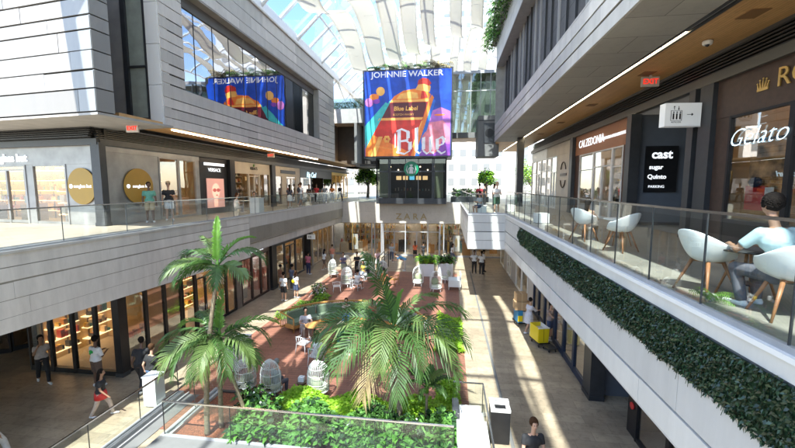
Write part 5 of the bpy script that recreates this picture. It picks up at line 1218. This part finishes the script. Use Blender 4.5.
    if bl == 'skirt':
        if pose == 'sit':
            for sd in (-1, 1): hp, kn, an, to = leg[sd]; cap(b, hp, kn, .12, .1, bm)
            cap(b, leg[1][0].lerp(leg[-1][0], .5), leg[1][1].lerp(leg[-1][1], .5), .12, .12, bm)
            cap(b, leg[1][1].lerp(leg[-1][1], .5), leg[1][2].lerp(leg[-1][2], .5)+Vector((0, 0, .15)), .12, .14, bm)
        else: b.lathe([(.13, .15), (.2, .0), (.25, -.4)], bm, c=(0, 0, pel), n=18)
    else:
        for sd in (-1, 1):
            hp, kn, an, to = leg[sd]
            if bl == 'pants': cap(b, hp, kn, .108, .078, bm); cap(b, kn, an+Vector((0, 0, .03)), .076, .06, bm)
            else:
                e2 = hp.lerp(kn, .82); cap(b, hp, hp.lerp(kn, .2), .11, .108, bm); b.tube([hp, e2], [.11, .098], bm, 12)
    remesh(b, {'pants': 'trousers', 'shorts': 'shorts', 'skirt': 'skirt'}[bl], t, .014, 3, bm)
    sm = mat('shoe_%d' % int(shoe[0]*100), shoe, .6)
    for sd in (-1, 1):
        b = MB(); hp, kn, an, to = leg[sd]; cap(b, an+Vector((0, .03, -.03)), to+Vector((0, -.02, -.0)), .05, .04, sm, 10); b.make('shoe', t)
    hm = mat('hair_'+hair, HAIR[hair], .95, 0, .2, 30, .6, 60, spec=.1)
    b = MB(); c = ht+Vector((0, .018, .022)); b.ball(c, .106, hm, 16, 12, (.86, .97, 1.1))
    if hairlen: cap(b, c+Vector((0, .05, 0)), J['neck']+Vector((0, .085, -.04 if hairlen < 2 else -.16)), .075, .06, hm, 12)
    b.ball(ht+Vector((0, .03, .05)), .105, hm, 14, 10, (.9, .95, .95))
    if near:
        for k in range(900):
            a0 = U(0, 2*PI); e = U(-.45, 1.5); v = Vector((math.cos(a0)*math.cos(e)*.094, math.sin(a0)*math.cos(e)*.106, math.sin(e)*.12)); q = c+v
            if q.y < ht.y-.05 and q.z < ht.z+.07: continue
            b.ball(q, U(.006, .010), hm, 5, 4)
    # trim hair off the face
    kk = [i for i in range(len(b.v)) if b.v[i][1] < ht.y-.055 and b.v[i][2] < ht.z+.06]
    for i in kk: v = b.v[i]; b.v[i] = (v[0]*.9, ht.y-.05+(.0), v[2]+.0)
    b.make('hair', t)
    b = MB(); em = mat('eye_dark', (.02, .015, .012), .3)
    for sd in (-1, 1): b.ball(ht+Vector((sd*.032, -.088, .012)), .011, em, 6, 5)
    b.make('eyes', t)
    b = MB(); b.ball(ht+Vector((0, -.092, -.055)), .022, mat('lip', (.35, .12, .1), .5), 8, 5, (1, .4, .3)); b.make('mouth', t)
    if extra: extra(t, J, arm, ht)
    return t
def hat(c):
    def f(t, J, arm, ht):
        m = cloth('hat%d' % int(c[0]*100), c); b = MB(); b.lathe([(.21, 0), (.2, .012), (.11, .02), (.105, .09), (.06, .11), (0, .112)], m, c=(ht.x, ht.y+.01, ht.z+.06), n=20); b.make('hat', t)
    return f
def cap_hat(c):
    def f(t, J, arm, ht):
        m = cloth('cap%d' % int(c[0]*100), c); b = MB(); b.lathe([(.105, 0), (.105, .05), (.06, .09), (0, .1)], m, c=(ht.x, ht.y+.01, ht.z+.06), n=16); b.box(-.07, .07, ht.y-.18, ht.y-.06, ht.z+.06, ht.z+.07, m); b.make('hat', t)
    return f
def backpack(c):
    def f(t, J, arm, ht):
        m = cloth('pack', c); b = MB(); p = J['chest']; b.ball(p+Vector((0, .19, -.02)), .16, m, 12, 8, (.9, .55, 1.3)); b.make('backpack', t)
    return f
def print_back(c):
    def f(t, J, arm, ht):
        m = mat('print_green', c, .7); b = MB(); p = J['chest']
        b.ball(p+Vector((0, .128, .02)), .09, m, 10, 6, (1.2, .2, .7)); b.ball(p+Vector((.05, .13, -.05)), .05, m, 8, 5, (1, .2, 1)); b.make('shirt_print', t)
    return f
W_, K_, G_ = (.75, .75, .74), (.02, .02, .022), (.3, .3, .31)
gU = 'people on the left walkway'; gL = 'people walking at lower left'; gD = 'people on the deck'; gF = 'people near the store'
P = person
# upper left
P('man in a sea green tee shirt and khaki shorts by the eyewear shop side', -13.45, 15.1, 5.5, 40, 1.72, skin=2, top=(.12, .33, .25), bottom=(.42, .33, .2), bl='shorts', tn='seagreen', bn='khaki', group=gU)
P('man in a black tee shirt, white shorts and tan cap by the eyewear shop side', -13.3, 16.1, 5.5, 40, 1.75, skin=0, top=K_, bottom=W_, bl='shorts', tn='black', bn='white', arms=('down', 'phone'), group=gU, extra=cap_hat((.45, .33, .2)))
P('seated person in white at the walkway table before the cream shop', -13.3, 21.7, 5.35, 120, 1.68, 'sit', 0, 'brown', 1, W_, (.3, .3, .3), tn='white', bn='grey', arms='table', fem=True, group=gU)
P('seated person in black at the walkway table before the cream shop', -12.7, 22.9, 5.35, 30, 1.75, 'sit', 3, 'black', 0, K_, K_, tn='black', bn='black', arms='table', group=gU)
P('long haired woman in dark top and white skirt before the second cream shop', -11.9, 26.6, 5.5, 200, 1.65, 'stand', 3, 'black', 2, (.06, .06, .08), W_, 'skirt', 'navyblack', 'white', fem=True, group=gU)
P('man in white with a dark backpack and grey shorts, left walkway', -11.6, 27.9, 5.5, 160, 1.82, 'walk', 0, 'brown', 0, W_, (.35, .36, .38), 'shorts', 'white', 'grey2', group=gU, extra=backpack((.05, .05, .06)))
P('person in a beige shirt behind the man with the backpack', -12.4, 29.6, 5.5, 60, 1.72, 'stand', 0, 'brown', 0, (.5, .42, .33), (.2, .2, .22), tn='beige', bn='grey', arms='phone', group=gU)
P('woman in a black crop top and cream trousers, left walkway', -11.8, 30.3, 5.5, 20, 1.68, 'walk', 1, 'black', 1, K_, (.6, .56, .48), tn='black', bn='cream', fem=True, arms='fold', sleeve=0, group=gU)
P('person in a red shirt in front of the surf shop', -12.6, 34.3, 5.5, 0, 1.74, 'stand', 1, 'black', 0, (.4, .03, .04), K_, tn='red', bn='black', group=gU)
P('person in grey between the red and orange shirts', -11.9, 34.6, 5.5, 190, 1.74, 'stand', 0, 'brown', 0, (.2, .22, .25), (.1, .12, .2), tn='grey', bn='jeans', group=gU)
P('person in an orange shirt in front of the surf shop', -11.7, 36.3, 5.5, 10, 1.70, 'stand', 1, 'black', 1, (.7, .22, .05), (.1, .12, .2), tn='orange', bn='jeans', group=gU)
P('person in black nearest the golden shop, left walkway', -11.6, 38.6, 5.5, 60, 1.74, 'walk', 1, 'black', 0, K_, K_, tn='black', bn='black', group=gU)
# lower left
P('woman in a pale top and black trousers walking past the corner shop', -14.6, 11.0, 0, 60, 1.7, 'walk', 1, 'black', 1, (.42, .38, .36), K_, tn='paleblouse', bn='black', fem=True, arms=('face', 'swing'), group=gL)
P('man in a white tee shirt with green print, seen from behind at the corner column', -12.35, 11.0, 0, 170, 1.78, 'stand', 2, 'black', 0, W_, (.12, .08, .06), 'shorts', 'white', 'brown', arms='phone', group=gL, extra=print_back((.01, .35, .06)), sleeve=.9)
P('slim person in black striding left of the denim shorts', -10.6, 11.0, 0, 200, 1.76, 'walk', 2, 'black', 0, K_, K_, tn='black', bn='black', arms='swing', group=gL, bend=.08)
P('person in a black tee shirt and blue denim shorts, from behind', -9.95, 10.75, 0, 170, 1.72, 'walk', 0, 'brown', 0, K_, (.15, .25, .42), 'shorts', 'black', 'denim', arms='swing', group=gL)
P('child in black top with red cloth at the waist and beige trousers', -10.6, 9.5, 0, 110, 1.45, 'walk', 1, 'black', 1, K_, (.5, .4, .32), tn='black', bn='beige', arms='swing', group=gL, fem=True,
  extra=lambda t, J, arm, ht: (lambda b: (b.lathe([(.165, .1), (.2, -.02), (.21, -.22)], M_red, c=(0, 0, J['pel'].z), n=16), b.make('waist_cloth', t)))(MB()))
P('person in a dark vest cut by the left edge of the picture', -11.5, 7.35, 0, 160, 1.75, 'walk', 1, 'brown', 2, K_, (.5, .5, .5), tn='black', bn='grey3', sleeve=0, group=gL)
# lower middle-left
P('man in a white tee shirt and black shorts before the crystal shop', -10.1, 21.3, 0, 170, 1.75, 'stand', 0, 'black', 0, W_, K_, 'shorts', 'white', 'black', group=gD)
P('girl in a white top and dark shorts with a yellow bag before the crystal shop', -9.6, 22.0, 0, 160, 1.68, 'stand', 0, 'brown', 1, W_, (.06, .08, .15), 'shorts', 'white', 'navy', fem=True, group=gD,
  extra=lambda t, J, arm, ht: (lambda b: (b.ball(J['chest']+Vector((.05, .2, -.12)), .13, M_yel, 10, 8, (1, .4, 1)), b.make('shoulder_bag', t)))(MB()))
P('person in brown leaning at the brown shop window', -11.4, 23.6, 0, 140, 1.7, 'stand', 1, 'black', 0, (.25, .13, .08), (.3, .22, .12), tn='brown', bn='tan', group=gD)
P('person in slate blue beside the brown shop window', -10.6, 23.7, 0, 150, 1.72, 'stand', 1, 'black', 0, (.12, .14, .2), (.1, .1, .12), tn='slate', bn='char', group=gD)
P('man in a pink shirt by the black restroom doorway', -11.2, 28.2, 0, 160, 1.8, 'stand', 1, 'black', 0, (.55, .16, .22), (.03, .04, .1), tn='pink', bn='navy2', group=gD)
P('woman in white top and brown shorts walking near the golden windows', -10.5, 30, 0, 150, 1.68, 'walk', 1, 'black', 2, W_, (.16, .08, .06), 'shorts', 'white', 'brown', fem=True, group=gF)
P('man in a salmon shirt and pale trousers near the golden windows', -10.5, 32.2, 0, 170, 1.75, 'walk', 0, 'brown', 0, (.65, .25, .17), (.6, .58, .55), tn='salmon', bn='pale', group=gF)
P('man with a dark top and olive shorts left of the far chair group', -8.3, 28.3, 0, 10, 1.76, 'stand', 0, 'brown', 0, (.15, .13, .2), (.4, .42, .3), 'shorts', 'plum', 'olive', arms='phone', group=gF)
P('person in black standing behind the far chair group', -7.3, 28.8, 0, 0, 1.74, 'stand', 1, 'black', 0, K_, K_, tn='black', bn='black', arms='fold', group=gF)
P('seated person in white on the left of the far chair group', -7.05, 25.1, -.02, 60, 1.7, 'sit', 0, 'black', 0, W_, (.3, .3, .3), tn='white', bn='grey', arms='table', group=gD)
P('seated person in white and black shorts, nearest of the far chair group', -6.2, 24.4, -.02, 160, 1.75, 'sit', 0, 'black', 0, W_, K_, 'shorts', 'white', 'black', arms='table', group=gD)
P('seated person in black on the right of the far chair group', -5.9, 26.9, -.02, 250, 1.7, 'sit', 1, 'black', 0, K_, (.5, .5, .5), tn='black', bn='grey3', arms='table', group=gD)
arm_chair('pale chair under the nearest seated person of the far group', -6.2, 24.3, R(-20), M_wht)
cage_chair('white cage chair in the middle back of the far chair group', -6.6, 28.0, R(150))
cage_chair('white cage chair right behind the far table, beside the black handrail', -5.0, 27.6, R(60))
cage_chair('white cage chair close behind the lone one by the left stone path', -8.3, 29.4, R(-40))
cage_chair('white cage chair between the white planter boxes and the white armchair', -.1, 27.2, R(120))
arm_chair('white armchair at the front of the far chair group', -7.4, 23.6, R(20), M_wht)
P('standing person in pale pink beyond the far chair group', -6.0, 30.8, 0, 20, 1.68, 'stand', 0, 'blond', 2, (.65, .42, .42), (.5, .48, .45), 'skirt', 'palepink', 'linen', fem=True, arms='phone', group=gF)
P('seated person in a yellow top at the back of the far chair group', -6.55, 28.0, -.05, -20, 1.68, 'sit', 1, 'brown', 1, (.6, .45, .08), (.2, .25, .35), tn='mustard', bn='jeans3', fem=True, arms='phone', group=gF)
P('seated person in navy beside the black handrail', -5.0, 27.6, -.05, 240, 1.72, 'sit', 0, 'black', 0, (.04, .06, .14), (.4, .36, .3), tn='navytop', bn='stone', arms='phone', group=gF)
P('person in a wood chair behind the big palm wearing terracotta', -4.55, 25.45, -.03, 160, 1.7, 'sit', 1, 'black', 0, (.5, .16, .08), K_, tn='terracotta', bn='black', arms='table', group=gD)
P('person in grey walking out of the beige store', -5.3, 34.2, 0, 10, 1.74, 'walk', 0, 'brown', 0, (.35, .36, .38), (.08, .09, .14), tn='grey5', bn='navy3', arms='swing', group=gF)
P('person with a white top walking before the right store window', .4, 34.8, 0, 60, 1.68, 'walk', 1, 'black', 2, W_, (.1, .12, .2), tn='white', bn='navy3', fem=True, arms='swing', group=gF)
# bench & near
P('woman in a light crop top and blue jeans sitting on the curved bench', -5.25, 18.35, -.03, 10, 1.68, 'sit', 0, 'brown', 2, (.55, .42, .36), (.16, .33, .55), tn='blush', bn='jeans2', fem=True, arms='phone', group=gD)
P('woman in a red top on the curved bench behind the big palm', -3.9, 18.5, -.03, 0, 1.62, 'sit', 1, 'brown', 1, (.6, .06, .06), (.3, .2, .2), tn='redtop', bn='dusty', fem=True, group=gD)
P('man in a patterned pale shirt sitting behind the round wooden table', -6.75, 16.45, -.03, 30, 1.75, 'sit', 0, 'black', 0, (.5, .5, .55), (.35, .3, .25), tn='patterned', bn='taupe', arms='table', group=gD)
arm_chair('pale chair under the man at the round wooden table', -6.78, 16.55, R(210), M_wht)
P('woman in a white lace top and long white skirt above the cage chair', -5.15, 13.6, -.03, 165, 1.7, 'sit', 3, 'brown', 2, W_, W_, 'skirt', 'white', 'white', fem=True, sleeve=1.3, arms='table', group=gD)
arm_chair('pale chair under the woman in the long white skirt', -5.15, 13.55, R(-15), M_wht)
P('woman in a straw hat and teal top beside the big palm', -4.6, 14.9, -.03, 80, 1.68, 'sit', 1, 'brown', 1, (.05, .35, .35), (.1, .1, .12), tn='teal', bn='char', fem=True, arms='table', group=gD, extra=hat((.62, .52, .36)))
P('person in grey inside the near left cage chair', -5.85, 11.45, -.08, 155, 1.6, 'sit', 3, 'grey', 0, (.35, .37, .38), (.12, .12, .14), tn='greymid', bn='char', group=gD)
# store front
P('woman in an orange top and black shorts in front of the store doors', -3.2, 35.6, 0, 200, 1.7, 'stand', 1, 'brown', 2, (.75, .16, .06), K_, 'shorts', 'orangered', 'black', fem=True, arms='phone', group=gF)
P('person in black at the store doors right of the orange top', -2.4, 35.4, 0, 150, 1.68, 'walk', 1, 'black', 0, K_, K_, tn='black', bn='black', group=gF)
P('person in light blue bending over in front of the stroller', -3.6, 30.6, 0, -80, 1.7, 'stand', 0, 'brown', 0, (.12, .35, .6), (.55, .5, .45), tn='lightblue', bn='sand', arms='push', bend=.45, group=gF)
for i, (x, y, a) in enumerate(((2.15, 30.6, 0), (2.7, 30.2, 150), (2.95, 31.2, 100))):
    P('guard in white shirt and black trousers under the terrace block, %s of the three' % ['leftmost', 'middle one', 'rearmost'][i], x, y, 0, a, 1.8, 'stand', 2, 'black', 0, W_, K_, tn='white', bn='black', arms='hip' if i == 0 else 'down', shoe=(.02, .02, .02), group='guards below the terrace')
# right lower
P('woman in a long white shirt pushing the blue cart', 3.95, 18.2, 0, 120, 1.66, 'walk', 0, 'black', 0, (.62, .62, .68), (.62, .62, .68), 'skirt', 'whitelong', 'whitelong', fem=True, arms='push', sleeve=1.4, group='workers with the carts')
P('person in a taupe vest and dark shorts behind the yellow cart', 4.75, 17.5, 0, 50, 1.72, 'stand', 0, 'black', 0, (.35, .26, .22), (.04, .05, .08), 'shorts', 'taupe', 'navy', sleeve=0, arms='push', group='workers with the carts')
P('young man in a black tee shirt at the bottom edge looking at his phone', 2.0, 8.35, 0, 10, 1.75, 'stand', 0, 'brown', 0, K_, (.12, .12, .14), tn='black', bn='char', arms='phone', near=True)
# upper right
P('man in a grey tee shirt and navy shorts sitting at the terrace corner', 1.9, 22.75, 5.44, -60, 1.72, 'sit', 0, 'black', 0, (.45, .47, .48), (.04, .05, .1), 'shorts', 'lightgrey', 'navy', arms='phone', group='people on the café terrace')
P('standing man in a white tee shirt and green shorts at the terrace corner', 2.85, 22.9, 5.5, 20, 1.78, 'stand', 0, 'blond', 0, W_, (.08, .16, .1), 'shorts', 'white', 'green', arms='phone', group='people on the café terrace')
for i, (x, y) in enumerate(((2.4, 30), (2.9, 31.2), (3.6, 30.5))):
    P('distant visitor in %s behind the standing man at the terrace end' % ['dark red', 'black', 'maroon with long hair'][i], x, y, 5.5, 170-60*i, 1.72, 'stand', 1, 'black', 2 if i == 2 else 0, ((.35, .04, .05), K_, (.2, .03, .04))[i], K_, tn=('dred', 'black', 'maroon')[i], bn='black', group='people on the café terrace')
P('woman with dark curls in a bare shouldered top at the small white terrace table', 4.15, 11.9, 5.43, 140, 1.68, 'sit', 1, 'black', 1, (.42, .26, .18), (.35, .3, .26), tn='bare', bn='taupe', fem=True, sleeve=0, arms='table', group='people on the café terrace')
P('man in a pale blue tee shirt seen from behind at the dark terrace table', 4.27, 5.3, 5.46, 190, 1.95, 'sit', 1, 'black', 0, (.40, .54, .57), (.05, .06, .1), tn='paleblue', bn='char', arms='table', near=True, bend=.05, sleeve=.75)

# ------------------------------------------------------------------ world, sun, camera
w = bpy.data.worlds.new('World'); S.world = w; w.use_nodes = True
N = w.node_tree.nodes; Lk = w.node_tree.links
sky = N.new('ShaderNodeTexSky'); sky.sky_type = 'NISHITA'; sky.sun_disc = False
sd = Vector((.08, .52, -.85)).normalized()   # travel direction of the light
el = math.asin(-sd.z); az = math.atan2(-sd.x, -sd.y)
sky.sun_elevation = el; sky.sun_rotation = az; sky.altitude = 0; sky.air_density = 1; sky.dust_density = .6
bg = N['Background']; bg.inputs[1].default_value = .15; Lk.new(sky.outputs[0], bg.inputs[0])
su = bpy.data.lights.new('sun', 'SUN'); su.energy = 4.6; su.angle = R(.5); su.color = (1, .90, .76)
so = bpy.data.objects.new('sun', su); COL.objects.link(so); so.rotation_euler = sd.to_track_quat('-Z', 'Y').to_euler(); so.location = (0, 0, 60)
cam = bpy.data.cameras.new('camera'); co = bpy.data.objects.new('camera', cam); COL.objects.link(co); S.camera = co
cam.sensor_width = 36; cam.lens = 370/795*36; cam.clip_start = .05; cam.clip_end = 2000
co.location = (0, 0, 7.15); co.rotation_euler = (R(90-5.864), 0, R(7.883))
vs = S.view_settings; S.display_settings.display_device = 'sRGB'; vs.view_transform = 'Standard'; vs.look = 'None'; vs.gamma = 1; vs.exposure = 1.98; vs.use_curve_mapping = False
S.render.engine = 'CYCLES'
S.cycles.max_bounces = 8; S.cycles.transparent_max_bounces = 24; S.cycles.diffuse_bounces = 4; S.cycles.glossy_bounces = 3
S.cycles.sample_clamp_indirect = 6; S.cycles.caustics_reflective = False; S.cycles.caustics_refractive = False
